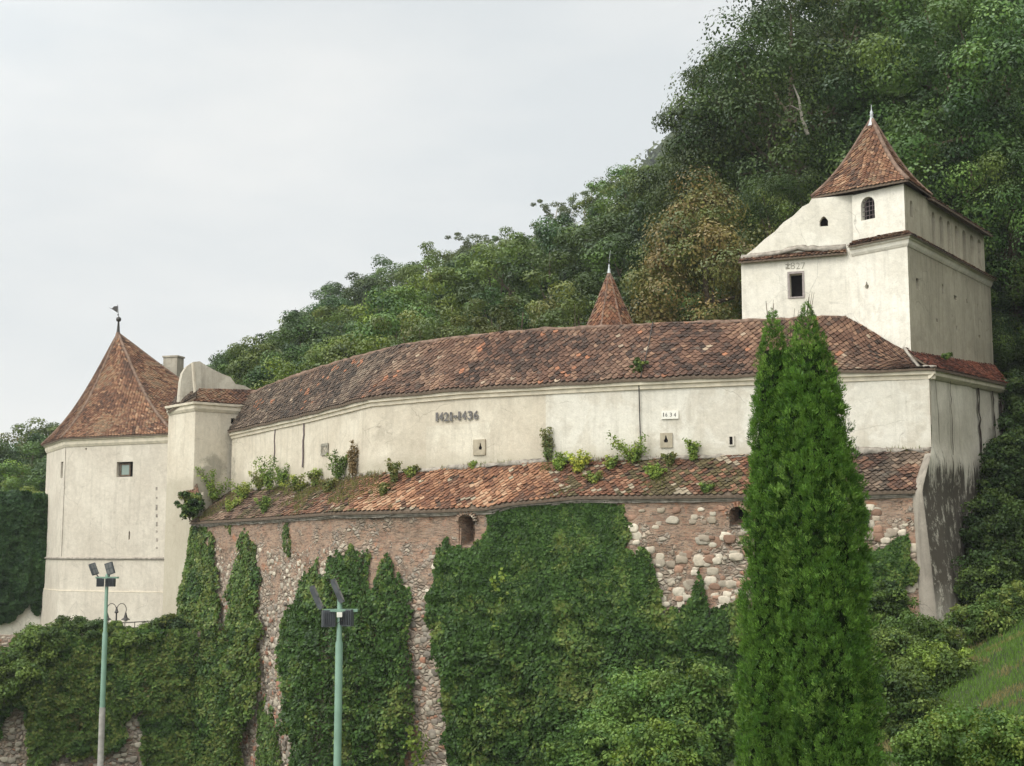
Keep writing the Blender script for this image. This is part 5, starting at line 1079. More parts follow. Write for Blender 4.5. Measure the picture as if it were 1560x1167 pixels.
ivy('wall_ivy', sw_surf, (.0, .62), [(268, 750), (285, 742), (305, 752), (300, 790), (318, 800), (330, 850), (342, 930), (346, 1000), (355, 850), (372, 812), (388, 830), (398, 880), (404, 1000), (396, 1080), (380, 1180), (240, 1180), (262, 1000), (262, 900), (272, 820)], 150000, 'lighter green ivy strips down the left corner of the stone wall', cols=G_IVY + G_IVL, bulge=bz, seed=13, zr=(-15.8, 3.0), size=.22, edge=5, up=.5)
ivy('wall_ivy', sw_surf, (.1, .6), [(396, 1075), (408, 1060), (424, 1110), (432, 1180), (392, 1180)], 50000, 'small bright ivy tongue at the foot of the wall between the two left mantles', cols=G_IVL, bulge=lambda z: .35, seed=14, zr=(-15.8, -6), size=.22, edge=3)
ivy('wall_ivy', sw_surf, (.85, 1), [(1290, 842), (1330, 846), (1352, 832), (1362, 812), (1382, 816), (1384, 850), (1402, 868), (1396, 885), (1376, 900), (1382, 930), (1400, 960), (1424, 985), (1450, 1050), (1290, 1080)], 60000, 'dark ivy on the brickwork between the twin conifers and the black stained pier', cols=G_IVY, bulge=lambda z: np.interp(z, [-10, -3, 1], [1.3, .7, .2]), seed=15, zr=(-11, 2.2), size=.23, edge=4)
ivy('wall_ivy', sw_surf, (.86, 1), [(1304, 770), (1322, 775), (1320, 805), (1302, 808)], 26000, 'little ivy tuft under the lean-to eave right of the twin conifers', cols=G_IVY, bulge=lambda z: .5, seed=16, zr=(-.5, 2.9), size=.2, edge=3)
for i, (pl_, lb) in enumerate([([(432, 800), (440, 795), (444, 850), (434, 842)], 'thin ivy strand hanging from the eave above the left ivy'), ([(940, 770), (950, 765), (956, 800), (945, 806)], 'ivy sprig under the eave beside the thin wire'), ([(344, 792), (356, 790), (350, 812)], 'short creeper under the eave at the wall\'s left corner')]):
    ivy('ivy_strand', sw_surf, (0, 1), pl_, 90000, lb, cols=G_IVL, bulge=lambda z: .25, seed=30 + i, zr=(-.5, 2.6), size=.16, edge=2)
# yellowing patches among the ivy
for i, (cx_, cy_, w_, h_, lb) in enumerate([(765, 885, 22, 30, 'yellow-green sprig on the upper left of the largest ivy'), (772, 945, 18, 30, 'pale sprig in the middle of the largest ivy'), (735, 1072, 40, 30, 'yellowish spray low on the largest ivy'), (640, 1120, 22, 40, 'yellowing tuft beside the bare stone strip')]):
    ivy('pale_creeper', sw_surf, (.4, .9), [(cx_ - w_, cy_), (cx_, cy_ - h_), (cx_ + w_, cy_), (cx_, cy_ + h_)], 60000, lb, 'creeper', cols=[(.13, .19, .035), (.17, .22, .045), (.09, .15, .03)], bulge=lambda z: np.interp(z, [-13, -6, -2, 2], [1.75, 1.35, .65, .4]), seed=40 + i, zr=(-13, 2), size=.22, edge=8, holes=.48)

# ================================================================== LEFT SIDE: lower ivy retaining wall, terrace, plaster garden wall
lw = empty('lower_garden_wall', (-32, 94, -13), 'low rubble retaining wall smothered in creeper in the lower left corner', 'wall')
LWP = Poly([[-62, 87.5, -7.6], [-41.5, 92.6, -7.4], [-38.5, 93.4, -5.7], [-30, 96, -5.6], [-21.5, 98.6, -5.6]])
def lw_pt(u, z, off=0): T = LWP(u); n = LWP.normal(u, .01); d = (T[..., 2] - z) * .06 + off; return np.stack([T[..., 0] + n[..., 0] * d, T[..., 1] + n[..., 1] * d, z + 0 * d], -1)
nu, nz = 90, 30; u = np.linspace(0, 1, nu + 1); V, UV = [], []
T = LWP(u)
V.append(np.stack([T[:, 0] - LWP.normal(u)[:, 0] * 1.1, T[:, 1] - LWP.normal(u)[:, 1] * 1.1, T[:, 2]], -1)); UV.append(np.stack([u * LWP.L, T[:, 2] + 1], -1))
for k in range(nz + 1):
    z = T[:, 2] + (-17.5 - T[:, 2]) * k / nz; P = lw_pt(u, z); q = np.stack([u * LWP.L, z * 0, z], -1); w = (vnoise(q, .8, 61, 3) - .5) * .4; P[:, :2] += LWP.normal(u) * w[:, None]; V.append(P); UV.append(np.stack([u * LWP.L, z], -1))
V = np.array(V); g = lambda i, j: i * (nu + 1) + j
mesh('masonry', V.reshape(-1, 3), [(g(i, j), g(i + 1, j), g(i + 1, j + 1), g(i, j + 1)) for i in range(nz + 1) for j in range(nu)], M['masonry'], lw, uv=np.array(UV).reshape(-1, 2), smooth=True)
rg = np.random.default_rng(5); N = 1300; u = rg.uniform(.2, 1, N); z = rg.uniform(-16, -7, N); n2 = LWP.normal(u); n = np.concatenate([n2, np.zeros((N, 1))], 1); t = np.stack([-n[:, 1], n[:, 0], n[:, 2]], -1)
stones('field_stones', lw_pt(u, z, .05), n, t, lw, [(.36, .32, .25), (.44, .39, .31), (.30, .26, .21)], .14, .28, seed=6)
def lw_surf(u, z): n = LWP.normal(u, .01); return lw_pt(u, z), np.concatenate([n, np.zeros((len(n), 1))], 1)
ivy('garden_wall_creeper', lw_surf, (0, 1), [(-700, 1010), (20, 985), (40, 962), (60, 950), (300, 950), (300, 1180), (225, 1180), (215, 1140), (212, 1085), (196, 1080), (188, 1130), (150, 1150), (120, 1150), (42, 1180), (40, 1100), (26, 1070), (8, 1085), (4, 1120), (-60, 1130), (-700, 1160)], 150000, 'dense green creeper covering the low garden wall at the lower left', 'creeper', cols=G_IVY + G_IVL[:3] + [(.10, .10, .035)], bulge=lambda z: np.interp(z, [-14, -9, -5], [.9, .9, .6]), seed=17, zr=(-16.3, -5.4), size=.23, edge=7, up=.5)
# white plaster garden wall behind, under dark ivy
gwA, gwB = np.array([-62.0, 112.0]), at(83, 900, 119)[:2]; gw = empty('plaster_garden_wall', (-45, 115, -10), 'pale roughcast wall at the far left, its upper part buried in dark ivy', 'wall'); Lg = ln(gwA, gwB)
zt_g = at(0, 757, 116)[2]; panel('wall', gwA, gwB, rc(gwA, gwB, -13, zt_g), [], M['plaster_tower'], gw, thick=.6, off=0)
def gw_surf(u, z): t = unit(gwB - gwA); n = np.array([t[1], -t[0], 0]); P = np.stack([gwA[0] + t[0] * u * Lg, gwA[1] + t[1] * u * Lg, z], -1); return P, np.repeat(n[None], len(u), 0)
ivy('wall_ivy', gw_surf, (0, 1.0), [(-600, 752), (40, 750), (80, 752), (80, 860), (74, 900), (70, 925), (58, 940), (46, 918), (34, 930), (20, 945), (0, 950), (-600, 955)], 120000, 'very dark ivy blanket over the pale wall left of the corner tower', cols=[(.024, .050, .020), (.036, .070, .025), (.046, .084, .028)], bulge=lambda z: .9 + 0 * z, seed=18, zr=(-6, 5.6), size=.30, edge=3)
# railing along the terrace edge
rl = empty('terrace_railing', (-32, 97, -5.6), 'thin dark iron railing along the edge of the terrace under the corner tower', 'railing')
rp = [at(8, 1003, 96), at(36, 976, 96.6), at(60, 957, 97.5), at(73, 956, 98), at(265, 944, 101)]
for k, nm in ((0, 'top_rail'), (-.55, 'lower_rail')):
    mb = MB(); mb.tube([p + np.array([0, 0, k]) for p in rp], .035, 5); mb.build(nm, M['metal_dark'], rl)
pp = Poly(rp)
for q in np.linspace(0, 1, 18):
    p = pp(q); mb = MB(); mb.tube([p + np.array([0, 0, .04]), p + np.array([0, 0, -1.1])], .03, 5); mb.build('railing_post', M['metal_dark'], rl)

# ------------------------------------------------------------------ lamp posts
def street_lamp():
    b = at(176.5, 962, 99.5); t = at(179.5, 918, 99.5); o = empty('street_lamp', b - np.array([0, 0, 1.2]), 'small black twin-arm street lamp with bell shades in front of the corner tower', 'street lamp'); H = t[2] - b[2]
    x, y, z = b; mb = MB(); mb.lathe((x, y, z - 1.2), [(.13, 0), (.13, .2), (.075, .35), (.06, 1.0 + H * .5), (.055, 1.2 + H * .62), (.16, 1.2 + H * .66), (.10, 1.2 + H * .72), (.03, 1.2 + H * .85)], 10); mb.build('post', M['metal_dark'], o)
    for s in (-1, 1):
        c = []; 
        for a in np.linspace(0, math.pi * 1.15, 9): c.append((x + s * (.36 - .34 * math.cos(a)) * 1.0, y, z + H * .70 + .45 * math.sin(a) + .1))
        mb = MB(); mb.tube(c, .028, 5); mb.build('arm', M['metal_dark'], o)
        e = c[-1]; mb = MB(); mb.lathe((e[0], y, e[2] - .5), [(.32, .0), (.30, .05), (.14, .16), (.09, .35), (.05, .5)], 10); mb.build('lamp_shade', M['metal_dark'], o)
        mb = MB(); mb.lathe((e[0], y, e[2] - .62), [(.0, -.02), (.13, .03), (.16, .12)], 8); mb.build('lamp_glass', M['white_paint'], o)
street_lamp()
def flood_pole(px, ytop, ycross, Y, wpx, label, near):
    s = Y / F; c = at(px, ycross, Y); gz = float(ground(c[0], Y)); top = at(px, ytop, Y)[2]; o = empty('floodlight_pole', (c[0], Y, gz), label, 'light pole'); r = wpx * s / 2
    zs = at(0, 1078, Y)[2] if not near else gz
    mb = MB(); zsw = at(0, 980 if near else 965, Y)[2]; 
    mb.lathe((c[0], Y, 0), [(r * 1.05, max(zs, gz)), (r * .98, zsw), (r * .72, zsw + .06), (r * .66, top - .05), (r * .4, top), (0, top)], 14); mb.build('pole', M['pole_green'], o, smooth=True)
    mb = MB(); mb.lathe((c[0], Y, gz), [(r * 2.2, 0), (r * 2.2, .04), (r * 1.15, .05), (r * 1.15, max(zs - gz, .3)), (r * 1.05, max(zs - gz, .3) + .01)], 14); mb.build('pole_foot', M['pole_grey'], o, smooth=True)
    k = s * (1.0 if near else 1.0); W_ = 60 if near else 35
    mb = MB(); x0, x1 = (-23, 27) if near else (-16, 17)
    for dy in (-.05, .05): mb.box((c[0] + (x0 + x1) / 2 * k, Y + dy * 1.3, c[2]), ((x1 - x0) * k, .035, .05))
    mb.build('cross_bar', M['pole_green'], o)
    def flood(px_, py_, w, h, d, rot, name='floodlight', grid=False):
        p = at(px_, py_, Y) + np.array([0, -.04, 0]); m_ = MB(); m_.box(p, (w * k, d * k, h * k), rot)
        for q in np.linspace(-.4, .4, 6): m_.box(p + rot @ np.array([q * w * k, d * k * .62, 0]), (.008, d * k * .5, h * k * .85), rot)
        fl_ = m_.build(name, M['flood_body'], o)
        g_ = MB(); n_ = 2
        for a in range(2):
            for b_ in range(2): g_.box(p + rot @ np.array([(a - .5) * w * k * .45, -d * k * .5 - .004, (b_ - .5) * h * k * .46]), (w * k * .36, .006, h * k * .38), rot)
        gl = g_.build('lens', M['flood_glass'], fl_); gl.parent = fl_
        return p
    if near:
        for a, b_, rz_, ty in ((483, 910, .9, -.42), (515, 900, .9, -.42)): flood(a, b_, 10, 38, 5, roty(ty) @ rotz(rz_ + .5))
        for a, b_, rz_ in ((501, 942, .35), (529, 941, -.5)): flood(a, b_, 20, 25, 8, rotz(rz_ + math.pi))
        mb = MB(); p = at(518.5, 936, Y); mb.box(p + np.array([0, -.13, 0]), (.09, .06, .09), rotz(.3)); mb.build('junction_box', M['white_paint'], o)
        mb = MB(); mb.tube([at(512, 951, Y) + np.array([0, -.1, 0]), at(518, 947, Y) + np.array([0, -.12, 0]), at(524, 944, Y) + np.array([0, -.1, 0]), at(530, 950, Y)], .008, 5); mb.build('cable', M['metal_dark'], o)
        for a, b_, c_, d_ in ((488, 927, 492, 934), (519, 922, 522, 931)):
            mb = MB(); mb.tube([at(a, b_, Y), at(c_, d_, Y)], .014, 5); mb.build('bracket', M['flood_body'], o)
    else:
        flood(143.5, 867, 10, 18, 4, roty(-.38) @ rotz(.9)); flood(168, 866, 13, 18, 3, roty(-.30) @ rotz(-.3))
        flood(153.5, 887, 11, 13, 6, rotz(math.pi + .2)); flood(169, 887, 14, 13, 6, rotz(math.pi - .15))
        for a, b_, c_, d_ in ((147, 875, 151, 880), (168, 873, 166, 880)):
            mb = MB(); mb.tube([at(a, b_, Y), at(c_, d_, Y)], .016, 5); mb.build('bracket', M['flood_body'], o)
flood_pole(163, 874, 880, 38, 7.8, 'slender green floodlight pole with a grey foot, before the corner tower', False)
flood_pole(517.5, 905, 930, 26, 11.5, 'thicker green floodlight pole with black lamps, before the ivy column', True)

# ------------------------------------------------------------------ thuja spires
def thuja(name, px, top, Y, prof, label, seed, nsp, cols, lean=0.0):
    rg = np.random.default_rng(seed); p = at(px, top, Y); x0, zt = p[0], p[2]; gz = float(ground(x0, Y)); H = zt - gz; o = empty(name, (x0, Y, gz), label, 'conifer', 'columnar conifers by the wall')
    hz = [at(0, y, Y)[2] - gz for y, r in prof]; hr = [r * Y / F for y, r in prof]; hz, hr = np.array(hz)[::-1], np.array(hr)[::-1]
    hz = np.concatenate([[0], hz]); hr = np.concatenate([[hr[0] * .75], hr])
    rad = lambda h: np.interp(h, hz, hr)
    mb = MB(); mb.tube([(x0, Y, gz - .3), (x0, Y, gz + H * .9)], [.14, .02], 7); mb.build('trunk', M['bark'], o)
    core = [(max(.02, rad(h) * .66), h) for h in np.linspace(.35, H * .93, 26)]
    mb = MB(); mb.lathe((x0, Y, gz), core, 20); cv = np.array(mb.v); cv[:, 0] += lean * (zt - cv[:, 2]); cj = mesh('dark_core', cv, mb.f, M['thuja'], o, col=np.tile([.016, .026, .010], (len(mb.v), 1)))  # closed dark core, added so the column is not see-through
    # sprays
    h = H * rg.random(nsp * 3); h = h[rg.random(len(h)) < rad(h) / hr.max() + .08][:nsp]; n = len(h); a = rg.uniform(0, 2 * math.pi, n)
    q = np.stack([np.cos(a) * 1.2, np.sin(a) * 1.2, h * .9], -1); lob = vnoise(q, 2.2, seed + 3, 2); lob2 = vnoise(q * np.array([1, 1, .6]), 5.0, seed + 5, 2)
    R = rad(h) * (.62 + .34 * lob + .42 * lob2) * rg.uniform(.84, 1.03, n) * np.where(rg.random(n) > .94, rg.uniform(1.05, 1.18, n), 1); R = np.minimum(R, rad(h) * 1.20)
    q3 = np.stack([np.cos(a) * rad(h), np.sin(a) * rad(h), h * .55 - rad(h) * .3], -1); cr1 = 1 - np.abs(vnoise(q3, 4.6, seed + 21, 1) * 2 - 1); cr2 = 1 - np.abs(vnoise(q3, 9.5, seed + 23, 1) * 2 - 1)
    R = R * (1.13 - .36 * (cr1 ** 3) - .15 * cr2 ** 2)
    B = np.stack([x0 + R * np.cos(a), Y + R * np.sin(a), gz + h], -1); out = np.stack([np.cos(a), np.sin(a), a * 0], -1)
    ax = unit(out * rg.uniform(.25, .8, n)[:, None] + np.array([0, 0, 1.0]) + rg.normal(size=(n, 3)) * .28); L = rg.uniform(.085, .165, n) * np.clip(.45 + rad(h) / hr.max(), .5, 1)
    fan = unit(np.cross(ax, unit(out + rg.normal(size=(n, 3)) * .7))); K = 9; V = []
    base = np.array(cols)[(vnoise(B, 2.0, seed + 9, 2) * len(cols) * 1.2 - .1 * len(cols) + rg.normal(0, .5, n)).astype(int).clip(0, len(cols) - 1)] * rg.uniform(.72, 1.3, (n, 1)); C = []
    nrm_ = np.cross(ax, fan)
    for k in range(K):
        t = (k // 2 + (k % 2) * .4) / (K / 2); side = (1 if k % 2 else -1) if k < K - 1 else 0; d = unit(ax * .85 + fan * side * rg.uniform(.5, .9, n)[:, None] + nrm_ * rg.normal(0, .22, (n, 1))); s = B + ax * (L * t * .75)[:, None]
        ll = L * (.62 - .28 * t) * rg.uniform(.7, 1.25, n); e = s + d * ll[:, None]; w = unit(np.cross(d, nrm_ + rg.normal(0, .4, (n, 3)))) * (ll * .12)[:, None]; m = s + d * (ll * .55)[:, None]
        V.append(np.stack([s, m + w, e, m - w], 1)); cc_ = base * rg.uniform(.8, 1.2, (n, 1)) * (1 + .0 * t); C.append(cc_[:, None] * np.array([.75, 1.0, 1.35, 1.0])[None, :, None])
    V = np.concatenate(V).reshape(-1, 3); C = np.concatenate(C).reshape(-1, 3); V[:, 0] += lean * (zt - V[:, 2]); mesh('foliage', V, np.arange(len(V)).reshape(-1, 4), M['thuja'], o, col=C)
    # thin bare leaders at the very top
    mb = MB()
    for _ in range(4):
        dx, dy = rg.uniform(-.09, .09, 2); zz_ = zt - .35; mb.tube([(x0 + dx, Y + dy, zz_), (x0 + dx * 1.6, Y + dy, zz_ + .25), (x0 + dx * 2.3 + .02, Y + dy, zz_ + rg.uniform(.38, .62))], [.008, .006, .003], 4)
    mb.build('leader_twigs', M['bark'], o)
G_TH = [(.050, .112, .022), (.074, .152, .028), (.105, .195, .036), (.040, .090, .018), (.14, .235, .05)]
thuja('thuja_tree', 1228, 462, 25.0, [(462, 2), (480, 10), (510, 20), (550, 32), (600, 44), (650, 54), (700, 61), (780, 67), (900, 68), (1000, 71), (1080, 74), (1167, 77)], 'broader of the two tall bright green columnar conifers, on the right', 91, 32000, G_TH, .026)
thuja('thuja_tree', 1177, 472, 25.5, [(472, 2), (490, 9), (520, 16), (560, 23), (620, 30), (700, 36), (800, 41), (900, 45), (1000, 48), (1167, 52)], 'narrower columnar conifer, left half of the tall pair', 92, 17000, G_TH, -.02)
thuja('thuja_tree', 1203, 492, 25.4, [(492, 2), (510, 4), (530, 7), (600, 13), (1167, 20)], 'thin pale middle spire wedged between the two tall columnar conifers', 93, 2200, G_TH[2:] + [(.15, .20, .06)])

# ------------------------------------------------------------------ shrubs, weeds, grass
def shrub(name, px, py, Y, w, h, cols, label, seed, n=60, per=90, leaf=.12, cat='shrub', base=None, squash=1.0, stems=True):
    """(px, py) is the centre of the mound; w, h in metres"""
    rg = np.random.default_rng(seed); c = at(px, py, Y); d = unit(rg.normal(size=(n, 3))); r = rg.random(n) ** .4; P = d * r[:, None] * np.array([w / 2, w / 2.6, h / 2]); lob = vnoise(P + seed, 2.5 / w, seed, 2); P *= (.7 + .6 * lob)[:, None]
    zb = c[2] - h / 2; o = empty(name, (c[0], Y, zb), label, cat)
    V, f, cc = clumps(P + c, rg.uniform(.10, .2, n) * min(w, h * 1.4), per, leaf, rg, cols=cols, cj=.25, lj=.25, up=.5, inner=.35); mesh('leaves', V, f, M['leaf'] if False else M['ivy'], o, col=cc)
    mb = MB()
    for i in rg.permutation(n)[:10]: mb.tube([(c[0] + rg.normal() * .1 * w * .2, Y, zb - .25), (c + P[i]) * .5 + np.array([c[0], Y, zb]) * .5, c + P[i]], [.03, .02, .01], 4)
    mb.build('stems', M['bark'], o); return o
G_ELD = [(.085, .155, .038), (.11, .185, .045), (.068, .125, .034), (.135, .205, .05)]
sh_ = [('elder_bush', 975, 1110, 58, 4.6, 4.4, G_ELD, 'light green feathery bush at the bottom, left of the twin conifers', 120, .17),
       ('elder_bush', 905, 1150, 56, 3.2, 2.4, G_ELD, 'low pale bush at the bottom edge under the largest ivy', 80, .16),
       ('elder_bush', 1065, 1095, 57, 4.2, 4.6, G_ELD + G_MID, 'mid green bush touching the left conifer near the bottom', 110, .17),
       ('elder_bush', 1010, 1150, 50, 3.5, 2.2, G_ELD + G_BRI, 'bright yellow-green bush at the bottom edge left of the conifers', 80, .15),
       ('leafy_bush', 1400, 985, 64, 4.4, 2.8, G_IVL + G_MID, 'bush at the foot of the black stained pier', 110, .16),
       ('leafy_bush', 1355, 1020, 60, 3.6, 3.4, G_MID, 'dark leafed bush just right of the conifers', 100, .16),
       ('leafy_bush', 1345, 935, 66, 2.6, 3.0, G_DARK + G_MID, 'dark ivy bush against the wall right of the conifers', 80, .16),
       ('leafy_bush', 1425, 1030, 57, 3.8, 2.2, G_MID + G_BRI[:2], 'green bush on the grass slope below the pier', 90, .15),
       ('leafy_bush', 1370, 1080, 52, 3.0, 2.2, G_MID + G_DARK, 'dark low bush beside the conifers near the bottom', 80, .14),
       ('nettle_bank', 1480, 1130, 30, 2.6, 1.4, G_BRI + G_ELD, 'bright leafy weeds at the bottom right in front of the grass slope', 110, .085),
       ('nettle_bank', 1545, 1150, 28, 1.9, 1.3, G_BRI + G_ELD, 'bright leafy weeds in the bottom right corner', 90, .08),
       ('nettle_bank', 1420, 1150, 30, 1.5, 1.0, G_ELD, 'low bright weeds at the bottom edge, right of the conifers', 70, .08),
       ('leafy_bush', 1500, 950, 66, 3.6, 1.9, G_IVL + G_MID, 'green bush right of the pier foot above the grass', 90, .16),
       ('leafy_bush', 1550, 925, 67, 4.0, 1.8, G_IVL + G_MID, 'green bush at the right edge above the grass', 90, .16),
       ('ivy_bush', 1530, 735, 78, 3.0, 5.2, G_DARK, 'tall dark ivy bush climbing past the far end of the side wall', 120, .2),
       ('ivy_bush', 1515, 820, 75, 3.4, 4.6, G_DARK, 'dark ivy bush beside the black pier at mid height', 120, .2),
       ('ivy_bush', 1560, 850, 74, 4.0, 5.0, G_DARK + G_MID[:1], 'dark green bush at the right edge level with the pier', 120, .2),
       ('ivy_bush', 1505, 895, 71, 3.4, 3.0, G_DARK + G_MID[:2], 'leafy bush right of the pier, above the lighter one', 100, .18),
       ('ivy_bush', 1575, 700, 80, 4.5, 6.0, G_DARK, 'dark bush at the right edge below the trees', 110, .22),
       ('ivy_bush', 1560, 620, 84, 3.5, 4.5, G_DARK, 'dark foliage at the right edge beside the side wall roof', 100, .22),
       ('ivy_bush', 1545, 560, 90, 3.4, 4.0, G_DARK, 'dark foliage just behind the far corner of the gatehouse', 100, .24),
       ('leafy_bush', 120, 965, 97.0, 4.6, 2.2, G_MID + G_DARK, 'green bush on the terrace in front of the corner tower, left of the lamp', 90, .22),
       ('leafy_bush', 62, 985, 95.5, 3.8, 3.0, G_MID, 'green bush at the terrace corner by the sloping railing', 90, .22),
       ('leafy_bush', 200, 972, 97.5, 4.2, 1.7, G_MID + G_BRI[:1], 'green bush on the terrace right of the lamp', 90, .22),
       ('leafy_bush', 255, 965, 99, 3.4, 2.4, G_DARK + G_OLV[:1], 'darker bush on the terrace beside the stone wall corner', 80, .22),
       ('leafy_bush', 10, 1035, 91, 4, 2.6, G_MID, 'green bush at the left edge on the low wall', 80, .22),
       ('leafy_bush', 170, 958, 98.8, 1.8, 1.0, G_MID, 'tiny bush at the foot of the twin-arm lamp', 50, .18)]
for x, y, w, h, lb in ((31, 62, 4, 3, 'round green bush on the steep bank, nearest the end wall'), (34, 55, 4.5, 3.2, 'wide green bush halfway up the steep bank'), (38, 64, 5, 3.5, 'large green bush high on the steep bank'), (37, 48, 4, 2.6, 'low green bush on the near part of the steep bank'), (33, 70, 5, 4, 'tall green bush beside the far end of the end wall'), (42, 56, 5, 3.4, 'green bush near the top of the steep bank')):
    g0 = float(ground(x, y)); qx, qy = proj([x, y, g0 + h * .35]); sh_.append(('leafy_bush', float(qx), float(qy), y, w, h, G_MID + G_DARK, lb, 80, .18))
for i, (nm, px, py, Y, w, h, cl, lb, n, lf) in enumerate(sh_): shrub(nm, px, py, Y, w, h, cl, lb, 300 + i, n=int(n * 1.3), per=110, leaf=lf, cat='bush' if 'weeds' not in lb else 'weeds')
def weed(px, py, wpx, hpx, Y, cols, label, seed, leaf=.16, name='weed', cat='weed'):
    s = Y / F; rg = np.random.default_rng(seed); b = at(px, py, Y); o = empty(name, b, label, cat); W_, H_ = wpx * s, hpx * s; mb = MB(); C, R_ = [], []
    for _ in range(9):
        a = rg.uniform(0, 6.28); r = rg.uniform(.1, .5) * W_; e = b + np.array([r * math.cos(a), r * math.sin(a) * .5, H_ * rg.uniform(.45, 1.0)]); m_ = b + (e - b) * np.array([.35, .35, .6]); mb.tube([b - np.array([0, 0, .1]), m_, e], [.02, .012, .006], 4)
        for t in np.linspace(.3, 1, 6): C.append(b + (e - b) * np.array([t * t, t * t, t])); R_.append(.13 * (W_ + H_) / 2 + .07)
    mb.build('stems', M['bark'], o); V, f, c = clumps(np.array(C), np.array(R_), 22, leaf, rg, cols=np.array(cols) * 1.35, up=.5, inner=.2); mesh('leaves', V, f, M['ivy'], o, col=c)
YG = [(.16, .20, .045), (.20, .22, .05), (.12, .17, .04)]
def lowY(px, v=.6):
    us = np.linspace(0, 1, 400); P = roof_low(us, np.full(400, v)); q = proj(P)[0]; k = int(np.argmin(abs(q - px))); return P[k]
for i, (px, v, w, h, cl, lb) in enumerate([(410, .75, 44, 56, G_MID + G_BRI, 'tall leafy self-sown weed on the left of the lean-to roof'), (325, .55, 50, 50, G_BRI, 'bright bushy weed where the lean-to roof meets the junction block'), (372, .6, 40, 26, YG, 'dry yellowish weeds between the two leafy ones on the left of the lean-to roof'), (455, .7, 44, 26, YG + G_OLV, 'low dry weeds on the lean-to roof left of the orange tiles'), (515, .85, 36, 44, G_MID, 'leafy weed with a tall seed head under the carved square'), (537, .9, 10, 54, [(.14, .10, .05)], 'dry brown seed stalk beside the leafy weed'), (600, .7, 26, 34, G_OLV, 'thin grassy weed at the left end of the orange tiles'), (583, .35, 18, 18, G_OLV, 'small grassy tuft low on the lean-to roof'), (402, .12, 24, 24, G_MID, 'dark fern-like tuft at the eave below the tall weed'), (835, .9, 20, 52, [(.12, .12, .05), (.10, .14, .05)], 'spindly weed with brown tips right of the orange tiles'), (852, .7, 34, 26, G_BRI, 'small green weed on the lean-to roof under the spindly one'), (880, .6, 44, 34, [(.30, .30, .05), (.22, .26, .05)], 'yellow flowering weed on the lean-to roof'), (965, .8, 66, 46, G_BRI + YG, 'broad bright fern clump at the foot of the thin wire'), (998, .4, 34, 22, G_BRI, 'low green weed on the broken tiles right of the fern clump'), (1056, .85, 24, 34, G_BRI, 'small pointed weed on the lean-to roof right of the grey gun port'), (1075, .05, 24, 12, G_MID, 'tiny tuft on the eave left of the twin conifers'), (905, .35, 36, 16, YG + G_OLV, 'dry creeping weed low on the lean-to roof'), (720, .95, 14, 10, YG, 'tiny grass tuft at the top of the orange tiles'), (430, .9, 30, 34, G_BRI + G_MID, 'leafy weed right behind the tall one on the left'), (395, .9, 30, 26, YG + G_OLV, 'dry tuft against the plaster left of the tall leafy weed'), (480, .85, 36, 30, G_OLV + YG, 'olive dry tuft against the plaster under the rusty pipes'), (498, .55, 30, 22, G_OLV, 'low olive tuft left of the seed head weed'), (350, .25, 30, 18, YG, 'dry tuft near the left end of the lean-to eave'), (625, .8, 22, 20, G_OLV + YG, 'small olive tuft above the left orange tiles'), (930, .7, 30, 20, YG, 'dry tuft left of the bright fern clump'), (1020, .75, 26, 18, G_OLV, 'olive tuft under the grey gun port')]):
    p = lowY(px, v); weed(px, proj(p)[1], w * 1.2, h * 1.08, p[1], cl, lb, 500 + i, leaf=.15)
p = roof_main(np.array([UE.t[5] - .004]), np.array([.18]))[0]; q = proj(p); shrub('roof_ivy', q[0] - 1, q[1] - 6, p[1] - .1, .95, 1.0, G_IVL + G_MID[:1], 'single round ivy tuft growing on the long tiled roof above the thin wire', 700, n=26, per=60, leaf=.15, cat='plant')
weed(1442, 547, 16, 9, 76.6, G_MID, 'tiny plant on the roof at the foot of the gatehouse side wall', 701, leaf=.12)
shrub('foot_bush', 290, 768, 101.5, 2.0, 1.9, G_IVY + G_IVL, 'dark ivy bush hanging under the tiny roof stub of the junction block', 702, n=50, per=80, leaf=.2, cat='plant')
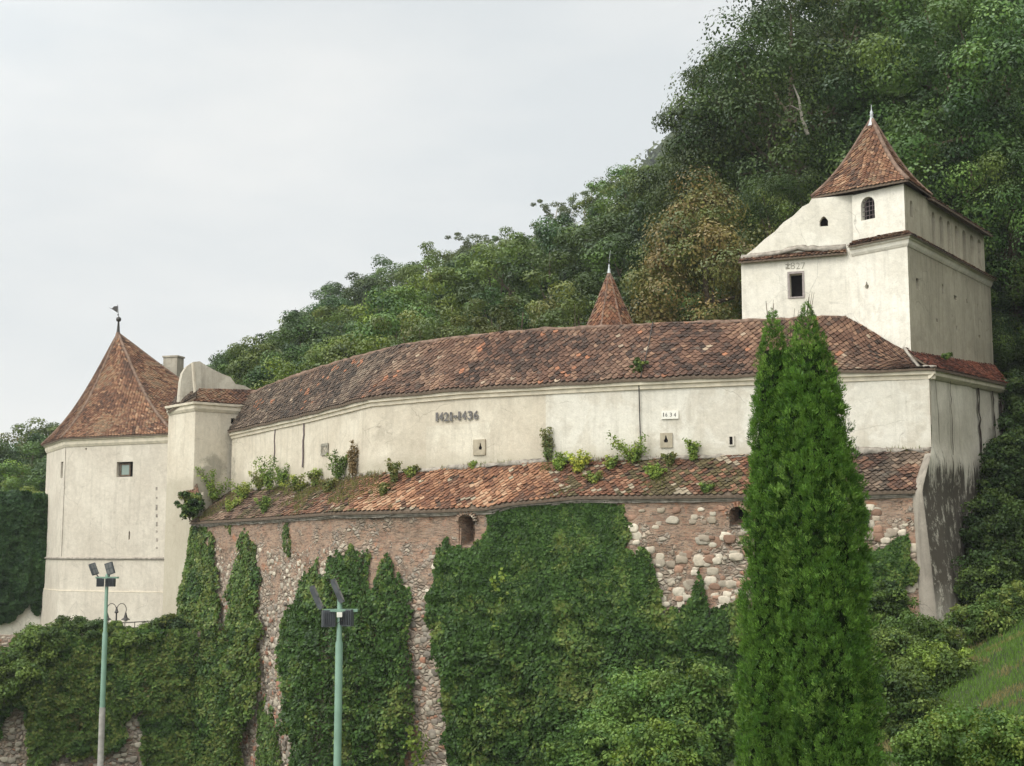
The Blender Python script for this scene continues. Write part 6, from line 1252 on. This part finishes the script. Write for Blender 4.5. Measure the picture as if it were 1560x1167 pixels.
# dry grass rooted between the old tiles
rg = np.random.default_rng(19); N = 26000; u = rg.random(N); v = rg.random(N) ** .8; P = roof_low(u, v); k = vnoise(P, .7, 23, 3) + .10 * (v - .5); xx = P[:, 0]; ok = ((k > .54) & (xx < -7)) | ((k > .60) & (xx > 1.5) & (xx < 13)) | ((v > .93) & (k > .5)); P = P[ok]; n = len(P)
hh = rg.uniform(.08, .38, n) * (.5 + .8 * vnoise(P, 1.5, 3)); a = rg.uniform(0, 6.28, n); w = np.stack([np.cos(a), np.sin(a), a * 0], -1) * .022; tip = P + np.stack([rg.normal(0, .09, n), rg.normal(0, .09, n), hh], -1); V = np.stack([P - w, P + w, tip + w * .3, tip - w * .3], 1)
cc = np.array([(.16, .17, .05), (.20, .17, .08), (.10, .14, .035), (.14, .11, .06)])[rg.integers(0, 4, n)] * rg.uniform(.7, 1.2, (n, 1))
tag(mesh('roof_grass', V.reshape(-1, 3), np.arange(n * 4).reshape(n, 4), M['ivy'], col=np.repeat(cc, 4, 0)), 'dry grass and moss rooted between the tiles of the lean-to roof', 'grass', kind='stuff')
# grass on the slope
rg = np.random.default_rng(9); N = 150000; x = rg.uniform(8, 44, N); y = rg.uniform(24, 72, N); z = ground(x, y); px, py = proj(np.stack([x, y, z], -1)); ok = (px > 1300) & (px < 2400) & (py > 300) & (py < 1250) & (z > -9); x, y, z = x[ok], y[ok], z[ok]; n = len(x)
hh = rg.uniform(.10, .26, n); a = rg.uniform(0, 6.28, n); w = np.stack([np.cos(a), np.sin(a), a * 0], -1) * .018; B = np.stack([x, y, z - .02], -1); tip = B + np.stack([rg.normal(0, .06, n), rg.normal(0, .06, n), hh], -1); V = np.stack([B - w, B + w, tip + w * .2, tip - w * .2], 1)
k = vnoise(B, .5, 88, 3)[:, None]; c = np.where(k > .58, np.array([.20, .17, .075]), np.array([.10, .175, .035])) * rg.uniform(.7, 1.3, (n, 1))
tag(mesh('grass', V.reshape(-1, 3), np.arange(n * 4).reshape(n, 4), M['ivy'], col=np.repeat(c, 4, 0)), 'rough grass with dry patches on the slope at the lower right', 'grass', kind='stuff')

# ------------------------------------------------------------------ thin haze over the valley
hb = MB(); hb.box((0, 560, 170), (2400, 1240, 424)); hz_ = hb.build('haze', None); m = bpy.data.materials.new('haze'); m.use_nodes = True; t = m.node_tree; t.nodes.clear(); o = t.nodes.new('ShaderNodeOutputMaterial'); v = t.nodes.new('ShaderNodeVolumePrincipled')
v.inputs['Color'].default_value = (.86, .90, .93, 1); v.inputs['Density'].default_value = .00017; t.links.new(v.outputs[0], o.inputs['Volume']); hz_.data.materials.append(m); tag(hz_, 'thin pale haze in the air over the far wooded slope', 'haze', kind='stuff')
